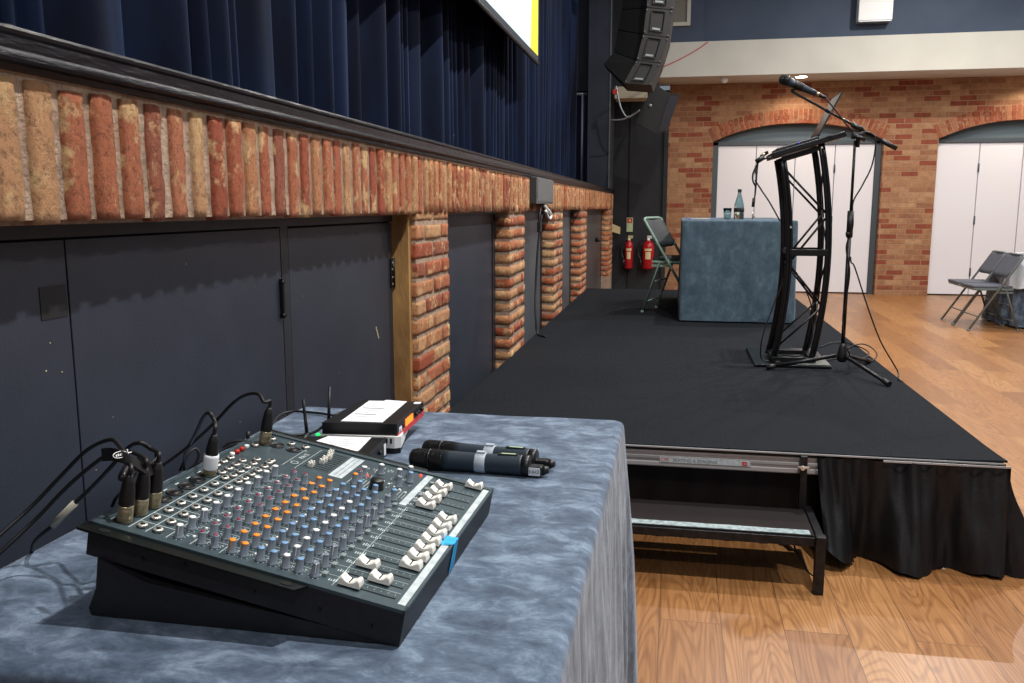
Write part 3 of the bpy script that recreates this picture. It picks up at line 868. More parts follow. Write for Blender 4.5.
# white screen print lines
P = MB()
def pln(u0, u1, v0, v1): P.box(v0, v1, u0, u1, .0, .0004, xf=pframe(0, 0))
lw = .0009
pln(.016, .435, .0115, .0125)
CH = [.026 + .0296 * k for k in range(10)]
for k in range(11):
    v = .0112 + .0296 * k
    pln(.340, .395, v, v + lw)
    if k: pln(.020, .325, v, v + lw * .6)
for u in (.3400, .3700, .3950): pln(u, u + lw, .0115, .307)
pln(.305, .3058, .0115, .307); pln(.262, .2627, .0115, .307); pln(.104, .1046, .0115, .307)
rnd = random.Random(5)
for v in CH:       # knob legends: ticks around every knob and small captions
    for u in (.328, .295, .276, .251, .233, .210, .192, .174, .155, .133):
        for a in range(7):
            t = radians(-60 + a * 50); r = .0078
            c0, s0 = v + r * cos(t), u + r * sin(t)
            P.box(c0 - .0006, c0 + .0006, s0 - .0006, s0 + .0006, 0, .0003, xf=pframe(0, 0))
        for q in range(3):
            w_ = rnd.uniform(.0015, .004); a = v + .006 + rnd.uniform(0, .003); b = u - .009 + q * .0016
            P.box(a, a + w_, b, b + .0007, 0, .0003, xf=pframe(0, 0))
    for q in range(9): pln(.025 + q * .0095, .0255 + q * .0095, v + .0075, v + .0105)
    for q in range(4): pln(.030 + rnd.uniform(0, .06), .0, v, v) if False else None
    pln(.4262, .4285, v - .004, v + .005)
for k in range(13):     # scribbles next to the mute buttons
    v = .026 + .0296 * k
    for q in range(5):
        a = .1125 - q * .0032; ln = rnd.uniform(.004, .009); pln(a, a + .0013, v - .001, v - .001 + ln)
for k in range(4):
    v = .325 + .0316 * k
    for q in range(9): pln(.025 + q * .0088, .0255 + q * .0088, v + .0075, v + .0105)
for q in range(9): pln(.025 + q * .0095, .0255 + q * .0095, .459 + .007, .459 + .0095)
# right hand master section frames
pln(.3405, .3411, .345, .456); pln(.3180, .3186, .345, .456)
for q in range(7): pln(.222 - q * .006, .2228 - q * .006, .34, .34 + .045 - q * .003)
for q in range(6): pln(.118 + q * .0055, .1186 + q * .0055, .335 , .36 + q * .004)
for q in range(14): pln(.15 + rnd.uniform(0, .07), .0, 0, 0) if False else None
for q in range(40):
    a = .13 + rnd.uniform(0, .095); b = .36 + rnd.uniform(0, .09); pln(a, a + .0007, b, b + rnd.uniform(.003, .009))
text_into(P, 'PA12', .0125, Matrix.Translation(PU(.3252, .392, .0003)) @ frame((0, 0, 0), ev, eu, en), extrude=.0002)
for q in range(1):
    for t in range(16):
        a0 = 2 * pi * t / 16; P.box(.369 + .006 * cos(a0) - .0008 + q * .01, .369 + .006 * cos(a0) + .0008 + q * .01, .3295 + .006 * sin(a0) - .0008, .3295 + .006 * sin(a0) + .0008, 0, .0003, xf=pframe(0, 0))
desk.part('panel_print', P, 'print_white', 'fine white lines and legends printed on the panel')
# write-on strips
def strip(u0, u1, v0, v1, nm='scribble_strip', lines=0):
    m = MB(); m.box(v0, v1, u0, u1, 0, .0006, xf=pframe(0, 0))
    for q in range(lines):
        a = u0 + (u1 - u0) * (q + 1) / (lines + 1); m.box(v0 + .004, v1 - .004, a - .0006, a + .0006, .0006, .0008, xf=pframe(0, 0), mi=1)
    return desk.part(nm, m, ['label_tape', 'ink'], 'pale blank write-on strip')
strip(.0055, .0155, .016, .466); strip(.108, .1195, .312, .463)
strip(.236, .2605, .352, .457, 'legend_label', 2)
# faders: slot + cap
SL = MB()
fads = []
for k, u in enumerate([.0835, .054, .083, .032, .032, .032, .032, .032, .033, .033]): fads.append((u, CH[k]))
for k in range(4): fads.append((.0785 - .0005 * k, .325 + .0316 * k))
fads.append((.032, .459))
for (u, v) in fads: SL.box(v - .0011, v + .0011, .022, .102, .0001, .0006, xf=pframe(0, 0))
for k in range(13): pass
desk.part('fader_slots', SL, 'black_gap')
cap = MB()
pr = [(-.0150, .0030), (-.0150, .0065), (-.0136, .0120), (-.0115, .0138), (-.0095, .0132), (-.0060, .0102), (-.0012, .0082), (.0012, .0082), (.0060, .0102), (.0095, .0132), (.0115, .0138), (.0136, .0120), (.0150, .0065), (.0150, .0030)]
def capmesh(mb):
    n = len(pr); rows = [(-.0078, .0), (-.0066, 1), (.0066, 1), (.0078, .0)]
    vs = []
    for (vv, top) in rows:
        for (a, w) in pr: vs.append((vv, a, w if top else (.0030 + (w - .0030) * .85)))
    fs = [(k * n + i, k * n + i + 1, (k + 1) * n + i + 1, (k + 1) * n + i) for k in range(3) for i in range(n - 1)]
    fs += [list(range(n))[::-1], [3 * n + i for i in range(n)]]
    mb.add(vs, fs, smooth=False)
    mb.add([(-.0067, -.0007, .0084), (.0067, -.0007, .0084), (.0067, .0007, .0084), (-.0067, .0007, .0084)], [(0, 1, 2, 3)], mi=1)
    mb.box(-.0063, .0063, -.0008, .0008, .004, .0089, mi=1)
    mb.box(-.001, .001, -.003, .003, .0, .0036, mi=1)
capmesh(cap)
capo = None
inv = Matrix.Translation(-desk.loc)
def place(mesh_obj, name, u, v, label=None, w=0.0, first=False, twist=0.0):
    o = mesh_obj if first else mesh_obj.copy()
    if not first: COL.objects.link(o)
    o.name = name; o.parent = desk.o
    o.matrix_local = inv @ pframe(u, v, w) @ Matrix.Rotation(twist, 4, 'Z')
    if label: o['label'] = label
    return o
capo = link_mesh('fader_knob', cap, ['fader_white', 'black_gap'])
for i, (u, v) in enumerate(fads): place(capo, 'fader_knob', u, v, 'white fader cap with a black centre line', first=(i == 0))
# rotary knobs
def knob_mesh(capmat):
    k = MB()
    k.lathe([(.0070, 0), (.0072, .0015), (.0062, .0032), (.0054, .0040), (.0047, .0165), (.0044, .0174)], seg=14, mi=0)
    k.lathe([(.0046, .0172), (.0043, .0184), (.0030, .0188)] if capmat != 'cap_maroon' else [(.0030, .0172), (.0028, .0186), (.002, .019)], seg=14, mi=1)
    k.box(-.0005, .0005, .001, .0054, .006, .0187, mi=0 if capmat in ('cap_blue', 'cap_maroon') else 2)
    return k
kinds = {'white': 'cap_white', 'orange': 'cap_orange', 'maroon': 'cap_maroon', 'blue': 'cap_blue', 'grey': 'knob_grey'}
proto = {}
rows = [(.328, 'white', 'gain_knob'), (.295, 'maroon', 'auxiliary_knob'), (.276, 'maroon', 'auxiliary_knob'), (.251, 'orange', 'auxiliary_knob'), (.233, 'orange', 'auxiliary_knob'),
        (.210, 'blue', 'tone_knob'), (.192, 'blue', 'tone_knob'), (.174, 'white', 'tone_knob'), (.155, 'blue', 'tone_knob'), (.133, 'grey', 'pan_knob')]
def put_knob(u, v, kind, name, scale=1):
    first = kind not in proto
    if first:
        base = link_mesh(name, knob_mesh(kinds[kind]), ['knob_grey', kinds[kind], 'cap_white' if kind in ('grey',) else kinds[kind]])
        proto[kind] = base
    o = place(proto[kind], name, u, v, 'grey knob with %s top' % kind if kind != 'grey' else None, first=first, twist=rnd.uniform(-2.0, 2.0))
    return o
for (u, kind, nm) in rows:
    for k, v in enumerate(CH): put_knob(u, v, kind if not (kind == 'white' and nm == 'tone_knob' and k > 7) else 'blue', nm)
for (u, v, kind) in [(.145, .381, 'grey'), (.133, .322, 'blue'), (.136, .413, 'blue'), (.157, .415, 'white'), (.145, .440, 'white'), (.190, .415, 'white'), (.210, .385, 'white'), (.21, .345, 'orange'), (.2105, .366, 'maroon'), (.192, .320, 'blue'), (.165, .320, 'blue')]:
    put_knob(u, v, kind, 'master_knob')
m = MB(); m.lathe([(.0125, 0), (.0128, .002), (.0118, .004), (.0112, .0145), (.0100, .0165)], xf=pframe(.173, .350), seg=28); desk.part('headphone_knob', m, 'black_plastic', 'large black knob')
# buttons
bt = MB(); bt.bbox(-.0045, .0045, -.0035, .0035, 0, .0042, .0008)
bo = link_mesh('mute_button', bt, 'button_grey')
k = 0
for vv in CH: place(bo, 'mute_button', .1225, vv + .010, 'pale grey mute button', first=(k == 0)); k += 1
for q in range(4): place(bo, 'mute_button', .100, .334 + .0316 * q, 'pale grey mute button')
bs = MB(); bs.bbox(-.002, .002, -.0016, .0016, 0, .003, .0005)
bo2 = link_mesh('small_button', bs, 'cap_white')
for k in range(20):
    vv = CH[k % 10]; uu = .311 if k < 10 else .2205; place(bo2, 'small_button', uu, vv + .0095, first=(k == 0))
for q in range(5): place(bo2, 'small_button', .125 + .012 * q, .36 + .006 * q)
# indicator lights
for (u, v, c) in ((.1285, .4535, 'led_red'), (.205, .392, 'led_red')):
    m = MB(); m.lathe([(.0022, 0), (.0022, .002), (.0012, .0034)], xf=pframe(u, v), seg=10); desk.part('indicator_light', m, c, 'small red light')
# jack sockets
jk = MB(); jk.lathe([(.0078, 0), (.0078, .0012), (.0062, .0022)], seg=6, mi=0, smooth=False); jk.lathe([(.0066, .0018), (.0064, .0040), (.0042, .0046)], seg=14, mi=1); jk.lathe([(.0034, .0044), (.0033, .0050)], seg=10, mi=2)
jo = link_mesh('jack_socket', jk, ['box_metal', 'chrome', 'black_gap'])
js = [(u, v) for v in CH[:8] for u in (.382, .3585)]
js += [(u, .250 + .0215 * q) for q in range(4) for u in (.419, .397, .377, .357)]
js += [(.382, .335), (.360, .335), (.340, .313), (.36, .345)]
js += [(.410, .443), (.372, .443), (.345, .444), (.418, .395)]
for i, (u, v) in enumerate(js): place(jo, 'jack_socket', u, v, 'metal jack socket', first=(i == 0))
for (u, v) in ((.4235, .343), (.4235, .359)):
    m = MB(); m.lathe([(.0042, 0), (.0042, .006), (.0035, .0065)], xf=pframe(u, v), seg=12); desk.part('phono_socket', m, 'led_red' if False else 'red_print', 'small red phono socket')
for (u, v) in ((.4235, .327), (.4235, .375)):
    m = MB(); m.lathe([(.0042, 0), (.0042, .006), (.0035, .0065)], xf=pframe(u, v), seg=12); desk.part('phono_socket', m, 'cap_white', 'small white phono socket')
xs = MB(); xs.lathe([(.0128, 0), (.0128, .0016), (.0118, .0022), (.0112, .0012), (.0105, .0004)], seg=24, mi=0)
xs.lathe([(.0104, .0003), (.0100, .0008)], seg=24, mi=1)
xs.lathe([(.0062, .0006), (.006, .0014)], seg=20, mi=0)
xo = link_mesh('microphone_socket', xs, ['black_plastic', 'black_gap'])
for i, (u, v) in enumerate([(.411, CH[k]) for k in range(8)] + [(.389, .422), (.357, .421), (.411, .416)]): place(xo, 'microphone_socket', u, v, 'round black socket', first=(i == 0))
# graphic equaliser
G = MB(); G.box(.362, .458, .262, .316, .0001, .0004, xf=pframe(0, 0), mi=1)
for q in range(10):
    v = .3675 + .009 * q; G.box(v - .0012, v + .0012, .266, .312, .0004, .0008, xf=pframe(0, 0), mi=0)
desk.part('equaliser_plate', G, ['black_gap', 'desk_panel'])
gs = MB(); gs.box(-.0017, .0017, -.0045, .0045, .0005, .0065); gs.box(-.0017, .0017, .001, .004, .0065, .0085); gs.box(-.0017, .0017, -.004, -.001, .0065, .0085)
go = link_mesh('equaliser_slider', gs, 'fader_white')
for q, u in enumerate([.300, .3005, .289, .291, .290, .293, .290, .292, .296, .297]): 
    if q in (2,): continue
    place(go, 'equaliser_slider', u, .3675 + .009 * q, 'small white slider', first=(q == 0))
# blue tape wrapped over the front edge
m = MB()
vt = .218
for dv, wd in ((-.003, .012), (.0115, .010)):
    m.add([PU(.014, vt + dv, .0012), PU(.014, vt + dv + wd, .0012), PU(-.0005, vt + dv + wd + .001, .003), PU(-.0005, vt + dv + .001, .003), PU(-.0012, vt + dv - .001, -.044), PU(-.0012, vt + dv + wd - .002, -.040)],
          [(0, 1, 2, 3), (3, 2, 5, 4)], smooth=False)
    m.add([PU(.014, vt + dv, .0018), PU(.014, vt + dv + wd, .0018), PU(-.0012, vt + dv + wd + .001, .0036), PU(-.0012, vt + dv + .001, .0036), PU(-.0018, vt + dv - .001, -.044), PU(-.0018, vt + dv + wd - .002, -.040)],
          [(0, 1, 2, 3), (3, 2, 5, 4)], smooth=False)
m.add([PU(.012, vt - .010, .0015), PU(.012, vt + .026, .0015), PU(.022, vt + .024, .0012), PU(.021, vt - .008, .0012)], [(0, 3, 2, 1)], smooth=False)
m.add([PU(.000, vt - .004, .0034), PU(.000, vt + .024, .0034), PU(.012, vt + .024, .0016), PU(.012, vt - .008, .0016)], [(0, 3, 2, 1)], smooth=False)
desk.part('tape_tab', m, 'blue_tape', 'bright blue tape folded over the front edge')

# ------------------------------------------------------------------ plugs and cables in the desk
def plug_cable(label, u, v, path, tape=False, tilt=(0, 0), extra=None, group=None):
    base = PU(u, v, .001)
    t = Thing('microphone_cable', label, 'cable', base, group)
    ax = (en + ev * tilt[0] + eu * tilt[1]).normalized()
    b2 = ax.orthogonal().normalized(); xf = frame(base, b2, ax.cross(b2), ax)
    m = MB(); m.lathe([(.0096, 0), (.0100, .002), (.0100, .009), (.0096, .010), (.0100, .011), (.0100, .019), (.0095, .020), (.0100, .021), (.0100, .024)], xf=xf, seg=22)
    t.part('plug_barrel', m, 'brass', 'worn metal plug barrel')
    m = MB(); m.lathe([(.0100, .024), (.0104, .026), (.0100, .030), (.0096, .042), (.0078, .056), (.0070, .060), (.0050, .063), (.0046, .067)], xf=xf, seg=20)
    t.part('plug_boot', m, 'black_rubber')
    if tape:
        m = MB(); m.lathe([(.0112, .010), (.0116, .012), (.0112, .022), (.0117, .030), (.0110, .034)], xf=xf, seg=20); t.part('tape_wrap', m, 'paper', 'white tape wrapped round the plug')
    top = base + ax * .064
    pts = smooth_path([top, top + ax * .015] + path, 8)
    m = MB(); m.tube(pts, .0032, 8); t.part('cable_lead', m, 'black_rubber')
    if extra: extra(t, pts)
    return t
def sleeve(t, pts):
    a = at_x(75, 503, .085); b = at_x(52, 526, .055)
    m = MB(); m.tube([a, a.lerp(b, .5) , b], .0055, 12); t.part('clear_sleeve', m, 'sleeve', 'translucent sleeve round the cable')
plug_cable('nearest black cable plugged into the first desk socket', .409, CH[0],
           [at_x(118, 444, .20), at_x(108, 440, .17), at_x(86, 451, .12), at_x(60, 477, .07), at_x(30, 508, .03), at_x(0, 535, .01), at_x(-60, 590, -.02)])
plug_cable('black cable from the second desk socket running under the strap', .407, CH[1],
           [at_x(131, 452, .22), at_x(118, 452, .20), at_x(102, 458, .165), at_x(70, 484, .11), at_x(36, 519, .06), at_x(0, 553, .03), at_x(-60, 610, -.02)])
plug_cable('black cable with a clear sleeve from the third desk socket', .407, CH[2],
           [at_x(151, 449, .24), at_x(140, 443, .23), at_x(128, 448, .20), at_x(110, 468, .16), at_x(91, 488, .11), at_x(76, 502, .086), at_x(52, 526, .055), at_x(39, 537, .03), at_x(33, 546, .0), at_x(31, 560, -.05)], extra=sleeve)
plug_cable('black cable with white taped plug in the eighth desk socket', .409, CH[7],
           [at_x(214, 420, .26), at_x(209, 413, .25), at_x(203, 418, .22), at_x(196, 433, .17), at_x(190, 444, .10), at_x(185, 455, .03), at_x(184, 470, -.045)], tape=True)
plug_cable('black cable in the farthest desk socket arching back over the table edge', .411, .416,
           [at_x(264, 402, .27), at_x(258, 394, .25), at_x(246, 395, .22), at_x(232, 404, .18), at_x(213, 424, .14), at_x(190, 445, .10), at_x(172, 459, .06), at_x(150, 474, .02), at_x(120, 494, -.02), at_x(112, 506, -.05)])
# velcro strap around the three near plugs
t = Thing('cable_strap', 'black cable strap with white oval emblem looped over the near plugs', 'cable strap', at_x(120, 470, .21))
c0, c1, c2, c3 = at_x(103, 456, .20), at_x(125, 459, .225), at_x(143, 470, .24), at_x(157, 461, .235)
m = MB()
line = smooth_path([at_x(101.5, 455, .22), at_x(112, 454.5, .245), at_x(125, 458, .262), at_x(137, 465, .268), at_x(147, 470, .265), at_x(158, 461, .25), at_x(154, 452, .23)], 8)
wd = [.016] * len(line)
vs = []
for i, p in enumerate(line):
    for (dz, dx) in ((-.0075, .002), (-.009, 0), (.009, 0), (.0075, -.002)): vs.append(p + Vector((.004 if dx else 0, 0, dz)) + Vector((dx, 0, 0)))
fs = []
for i in range(len(line) - 1):
    for k in range(4): fs.append((i * 4 + k, i * 4 + (k + 1) % 4, (i + 1) * 4 + (k + 1) % 4, (i + 1) * 4 + k))
fs.append((0, 1, 2, 3)); fs.append(tuple(len(vs) - 4 + k for k in range(4)))
m.add(vs, fs, smooth=False)
t.part('strap', m, 'black_rubber')
# curled pieces of the strap
m = MB()
for (a, b, c) in (((138, 458), (146, 464), (152, 472)), ((128, 466), (122, 478), (134, 474))):
    pa, pb, pc = at_x(*a, .235), at_x(*b, .245), at_x(*c, .24)
    m.tube(smooth_path([pa, pb, pc], 6), .0055, 8)
t.part('buckle', m, 'black_plastic')
e = MB(); ctr = at_x(116, 455.5, .2535)
dv = Vector((0, .95, -.12)).normalized(); dzv = Vector((-.25, 0, 1)).normalized(); nn = dv.cross(dzv)
if nn.x < 0: nn = -nn
xf = frame(ctr + nn * .006, dv, dzv, nn)
loop = [(.014 * cos(a) * (1), .0042 * sin(a), 0) for a in [2 * pi * i / 24 for i in range(25)]]
e.tube([xf @ Vector(p) for p in loop], .0006, 5, caps=False)
for q in range(5): e.box(-.009 + q * .004, -.0065 + q * .004, -.0016, .0018 if q % 2 else .0010, 0, .0005, xf=xf)
e.box(.016, .0175, -.005, .005, 0, .0005, xf=xf); e.box(.0175, .024, -.001, .0005, 0, .0005, xf=xf)
t.part('emblem', e, 'cap_white', 'white oval emblem')

# loose black loop and plug stub behind the desk
m = MB(); pts = smooth_path([at_x(180, 470, -.04), at_x(184, 462, -.01), at_x(190, 452, .0), at_x(196, 449, .005), at_x(199, 456, .01), at_x(193, 467, .0), at_x(186, 472, -.01), at_x(200, 462, .02), at_x(222, 450, .05), at_x(238, 444, .08), at_x(246, 443, .09)], 8)
m.tube(pts, .003, 8)
p = at_x(248, 436, .10); m.cyl((p.x, p.y, p.z - .012), (p.x, p.y, p.z + .010), .0042)
single('power_lead', m, 'black_rubber', 'thin black looped lead with upright plug between desk and cupboards', 'cable')

# ================================================================== wireless kit on the table
def slab_mb(mb, pts, z0, z1, mi=None, bev=.0):
    mb.prism([(p[0], p[1]) for p in pts], z0, z1, 'z', mi=mi)
# upper receiver
A, B, Cc, D = (.205, 1.752), (.375, 1.768), (.368, 1.990), (.214, 1.990)
t = Thing('wireless_receiver', 'black wireless receiver with orange display lying on the white one', 'receiver', (.29, 1.87, .790))
m = MB(); slab_mb(m, [A, (B[0] - .006, B[1]), (Cc[0] - .006, Cc[1]), D], .790, .816); t.part('case', m, 'box_metal')
nx = Vector((Cc[1] - B[1], -(Cc[0] - B[0]), 0)).normalized(); al = Vector((Cc[0] - B[0], Cc[1] - B[1], 0)); AL = al.length; al.normalize()
FF = frame((B[0] - .006, B[1], .783), al, Vector((0, 0, 1)), nx)   # x along front, y up, z outward
m = MB(); m.box(-.002, AL + .003, -.002, .034, 0, .006, xf=FF, bev=.0015); t.part('front_panel', m, 'black_plastic')
m = MB(); m.box(.0, AL, -.0015, .0105, .006, .0072, xf=FF); m.box(.155, .178, .004, .017, .0062, .0073, xf=FF); t.part('red_stripe', m, 'band_red', 'red lower edge')
m = MB(); m.box(.062, .125, .012, .0285, .0062, .0072, xf=FF); t.part('display', m, 'display_orange', 'lit orange display')
m = MB(); m.box(.012, .032, .009, .022, .0062, .0070, xf=FF); text_into(m, 'A3', .0095, FF @ Matrix.Translation((.0135, .0105, .0070)), mi=1); t.part('tape_label', m, ['paper', 'print_black'])
m = MB()
for xx in (.150, .168, .20): m.cyl(FF @ Vector((xx, .02, .006)), FF @ Vector((xx, .02, .012)), .0042, 12)
m.box(.045, .05, .016, .020, .006, .008, xf=FF); t.part('control_knob', m, 'black_plastic')
m = MB(); m.box(.196, .214, .0325, .0345, -.012, .004, xf=FF); t.part('top_sticker', m, 'paper', 'small white sticker')
p0, p1 = Vector((.200, 1.80, .797)), Vector((.196, 1.822, .882))
m = MB(); m.cone(p0, p1, .0042, .0028, 10); m.cyl(p0 - Vector((0, .0, .004)), p0 + Vector((.012, 0, -.001)), .006, 10); t.part('antenna', m, 'black_rubber')
m = MB(); m.tube(smooth_path([(.207, 1.90, .80), (.17, 1.90, .79), (.13, 1.88, .757), (.08, 1.84, .755), (.03, 1.79, .755), (-.03, 1.76, .753), (-.055, 1.74, .70)]), .0034, 8); t.part('power_cable', m, 'black_rubber')
# paper on it
m = MB(); m.prism([(.243, 1.768), (.338, 1.775), (.328, 1.985), (.273, 1.990), (.270, 1.978), (.234, 1.974)], .8164, .8172, 'z')
for k in range(9):
    f = (k + 1) / 10; y = 1.775 + f * .2; 
    if k in (2, 5): m.box(.252 - .01 * f, .300, y, y + .006, .8172, .8175, mi=1)
    else: m.box(.255 - .01 * f, .255 + .06 * ((k * 7) % 5) / 5 + .01, y, y + .0018, .8172, .8175, mi=1)
single('paper_sheet', m, ['paper', 'ink'], 'printed white sheet lying on the receiver with the orange display', 'paper', loc=(.29, 1.88, .8164))
# white receiver with black foot
t = Thing('wireless_receiver', 'white topped receiver base under the black receiver', 'receiver', (.285, 1.86, TZ))
m = MB(); m.prism([(.200, 1.752), (.372, 1.756), (.384, 1.766), (.340, 1.975), (.206, 1.97)], TZ + .014, .7895, 'z'); t.part('case', m, 'white_plastic', 'white upper shell')
m = MB(); m.prism([(.202, 1.755), (.370, 1.759), (.381, 1.769), (.337, 1.973), (.208, 1.968)], TZ + .001, TZ + .014, 'z'); t.part('base', m, 'black_plastic')
m = MB(); m.box(.352, .356, 1.7535, 1.7565, .775, .786); m.box(.362, .366, 1.7538, 1.7568, .775, .786)
for k in range(10): m.box(.21 + k * .013, .215 + k * .013, 1.7505, 1.7535, .778, .786)
t.part('vent_slots', m, 'black_gap')
m = MB(); m.lathe([(.005, 0), (.005, .004), (.003, .005)], xf=Matrix.Translation((.196, 1.748, .787)), seg=10); t.part('status_light', m, 'led_green', 'green status light')
# near receiver
t = Thing('wireless_receiver', 'small black receiver with white sheet half hidden behind the mixing desk', 'receiver', (.28, 1.66, TZ))
Q = [(.185, 1.590), (.362, 1.615), (.352, 1.742), (.185, 1.728)]
m = MB(); slab_mb(m, Q, TZ + .001, .7905); t.part('case', m, 'box_metal')
nx2 = Vector((1, .07, 0)).normalized(); al2 = Vector((-.07, 1, 0)).normalized()
F2 = frame((.362, 1.615, TZ), al2, Vector((0, 0, 1)), nx2)
m = MB(); m.box(-.001, .128, .001, .042, 0, .004, xf=F2, bev=.001); t.part('front_panel', m, 'black_plastic')
m = MB(); m.box(.108, .122, .006, .030, .004, .0048, xf=F2); t.part('tape_label', m, 'paper')
m = MB(); m.cyl(F2 @ Vector((.07, .024, .004)), F2 @ Vector((.07, .024, .010)), .005, 12); t.part('control_knob', m, 'black_plastic')
p0, p1 = at_x(307, 434, .19), at_x(303, 399, .19)
m = MB(); m.cone(p0, p1, .0042, .0030, 10); m.cyl(p0, p0 + Vector((0, -.03, -.012)), .006, 10); t.part('antenna', m, 'black_rubber')
m = MB(); m.prism([(.200, 1.612), (.335, 1.632), (.325, 1.738), (.228, 1.731)], .7909, .7917, 'z')
for k in range(5): m.box(.25, .29 + .01 * (k % 3), 1.65 + k * .015, 1.6515 + k * .015, .7917, .792, mi=1)
single('paper_sheet', m, ['paper', 'ink'], 'white sheet on the small receiver just behind the mixing desk', 'paper', loc=(.28, 1.68, .7909))
m = MB(); m.tube(smooth_path([at_z(262, 438, .752), at_z(272, 424, .755), at_z(280, 415, .756), at_z(292, 411.5, .756), at_z(306, 412, .756), at_z(322, 413.5, .756), at_z(333, 415, .757), at_z(345, 411, .757)]), .0034, 8)
single('power_lead', m, 'black_rubber', 'black lead running across the table corner behind the antennas', 'cable')

# handheld microphones
def handheld(label, head, tail, zc, code):
    head = at_z(head[0], head[1], zc); tail = at_z(tail[0], tail[1], zc)
    ax = (tail - head).normalized(); L = (tail - head).length; upv = Vector((0, 0, 1)); sd = ax.cross(upv).normalized(); upv = sd.cross(ax)
    FX = frame(head, sd, upv, ax)     # local z along the axis
    t = Thing('wireless_microphone', label, 'microphone', (head + tail) / 2 - Vector((0, 0, .025)), 'handheld microphones')
    s = L
    def LZ(prof, name, mt, lab=None, xs=1.0):
        m = MB(); m.lathe([(r * .87, z * s) for r, z in prof], xf=FX, seg=28); return t.part(name, m, mt, lab)
    LZ([(.004, .0), (.015, .002), (.0215, .015), (.0248, .05), (.0250, .12), (.0236, .135)], 'grille', 'mic_grille')
    LZ([(.0240, .134), (.0252, .138), (.0252, .150), (.0238, .154)], 'grille_ring', 'black_metal')
    LZ([(.0240, .153), (.0256, .162), (.0252, .235), (.0240, .252)], 'collar', 'mic_grille')
    LZ([(.0242, .250), (.0236, .30), (.0226, .45), (.0228, .60), (.0240, .80), (.0240, .815)], 'body', 'mic_body')
    LZ([(.0243, .815), (.0243, .86), (.0225, .866)], 'end_ring', 'black_plastic')
    m = MB(); m.lathe([(.0204, .482 * s), (.0208, .484 * s), (.0210, .555 * s), (.0206, .557 * s)], xf=FX, seg=28); 
    m.box(-.006, .006, .0200, .0240, .49 * s, .55 * s, xf=FX)
    t.part('marker_band', m, 'mic_band', 'pale tape band round the middle')
    m = MB(); m.bbox(-.005, .005, .0190, .0224, .64 * s, .785 * s, .001, xf=FX); m.box(-.0026, .0026, .0224, .0229, .665 * s, .765 * s, xf=FX, mi=1); t.part('switch_plate', m, ['black_plastic', 'sign_green'])  # pale green strip paints a highlight along the slot
    m = MB(); m.bbox(-.012, .012, -.017, .002, .86 * s, .96 * s, .004, xf=FX); m.cone(FX @ Vector((0, -.008, .955 * s)), FX @ Vector((0, -.006, 1.0 * s)), .011, .006, 12); t.part('tail_piece', m, 'black_plastic')
    if code:
        lm = MB(); FL = frame(head, ax, upv, -sd if (-sd).y < 0 else sd)
        side = -1 if sd.y > 0 else 1
        F3 = frame(head + sd * (side * .0132), ax, upv, sd * side)
        lm.box(.865 * s, .945 * s, -.016, .000, 0, .0008, xf=F3)
        text_into(lm, 'HH3', .0105, F3 @ Matrix.Translation((.870 * s, -.0118, .0006)), mi=1)
        t.part('tape_label', lm, ['paper', 'print_black'], 'white tape label with black lettering')
    return t
handheld('front handheld radio microphone with pale tape band and white tail label', (410.5, 458), (549, 467), .772, True)
handheld('rear handheld radio microphone lying partly behind the other one', (423.5, 449), (555, 461), .772, False)

# ================================================================== things fixed to the stage front
jb = Thing('junction_box', 'grey metal electrical box mounted on the brick ledge', 'electrical box', (.03, 6.0, 1.32))
m = MB(); m.bbox(.006, .060, 5.65, 6.40, 1.312, 1.485, .003); m.box(.012, .055, 5.644, 5.652, 1.318, 1.480, mi=1); jb.part('housing', m, ['junction_grey', 'junction_dark'])
m = MB(); m.bbox(.060, .064, 5.67, 6.38, 1.325, 1.475, .001); jb.part('lid', m, 'junction_grey')
t = Thing('hanging_cable', 'black cable with white hook tag hanging below the grey electrical box', 'cable', (.02, 6.0, DZ))
m = MB(); m.tube(smooth_path([(.03, 6.1, 1.312), (.03, 6.12, 1.26), (.02, 6.08, 1.20), (.005, 6.03, 1.0), (.0, 5.98, .75), (.005, 5.93, .6), (.015, 5.9, .50), (.03, 5.88, .415), (.10, 5.8, .406)]), .007, 8); t.part('cable_lead', m, 'black_rubber')
m = MB(); m.tube(smooth_path([(.045, 6.05, 1.30), (.05, 6.2, 1.27), (.05, 6.36, 1.235), (.05, 6.30, 1.205), (.05, 6.18, 1.225), (.05, 6.1, 1.262)]), .011, 8); t.part('hook', m, 'white_plastic', 'white plastic hook')
m = MB(); m.tube(smooth_path([(.035, 5.98, 1.31), (.04, 5.90, 1.25), (.04, 5.88, 1.19)]), .007, 8); m.bbox(.028, .052, 5.85, 5.92, 1.12, 1.19, .004); t.part('plug', m, 'black_rubber')

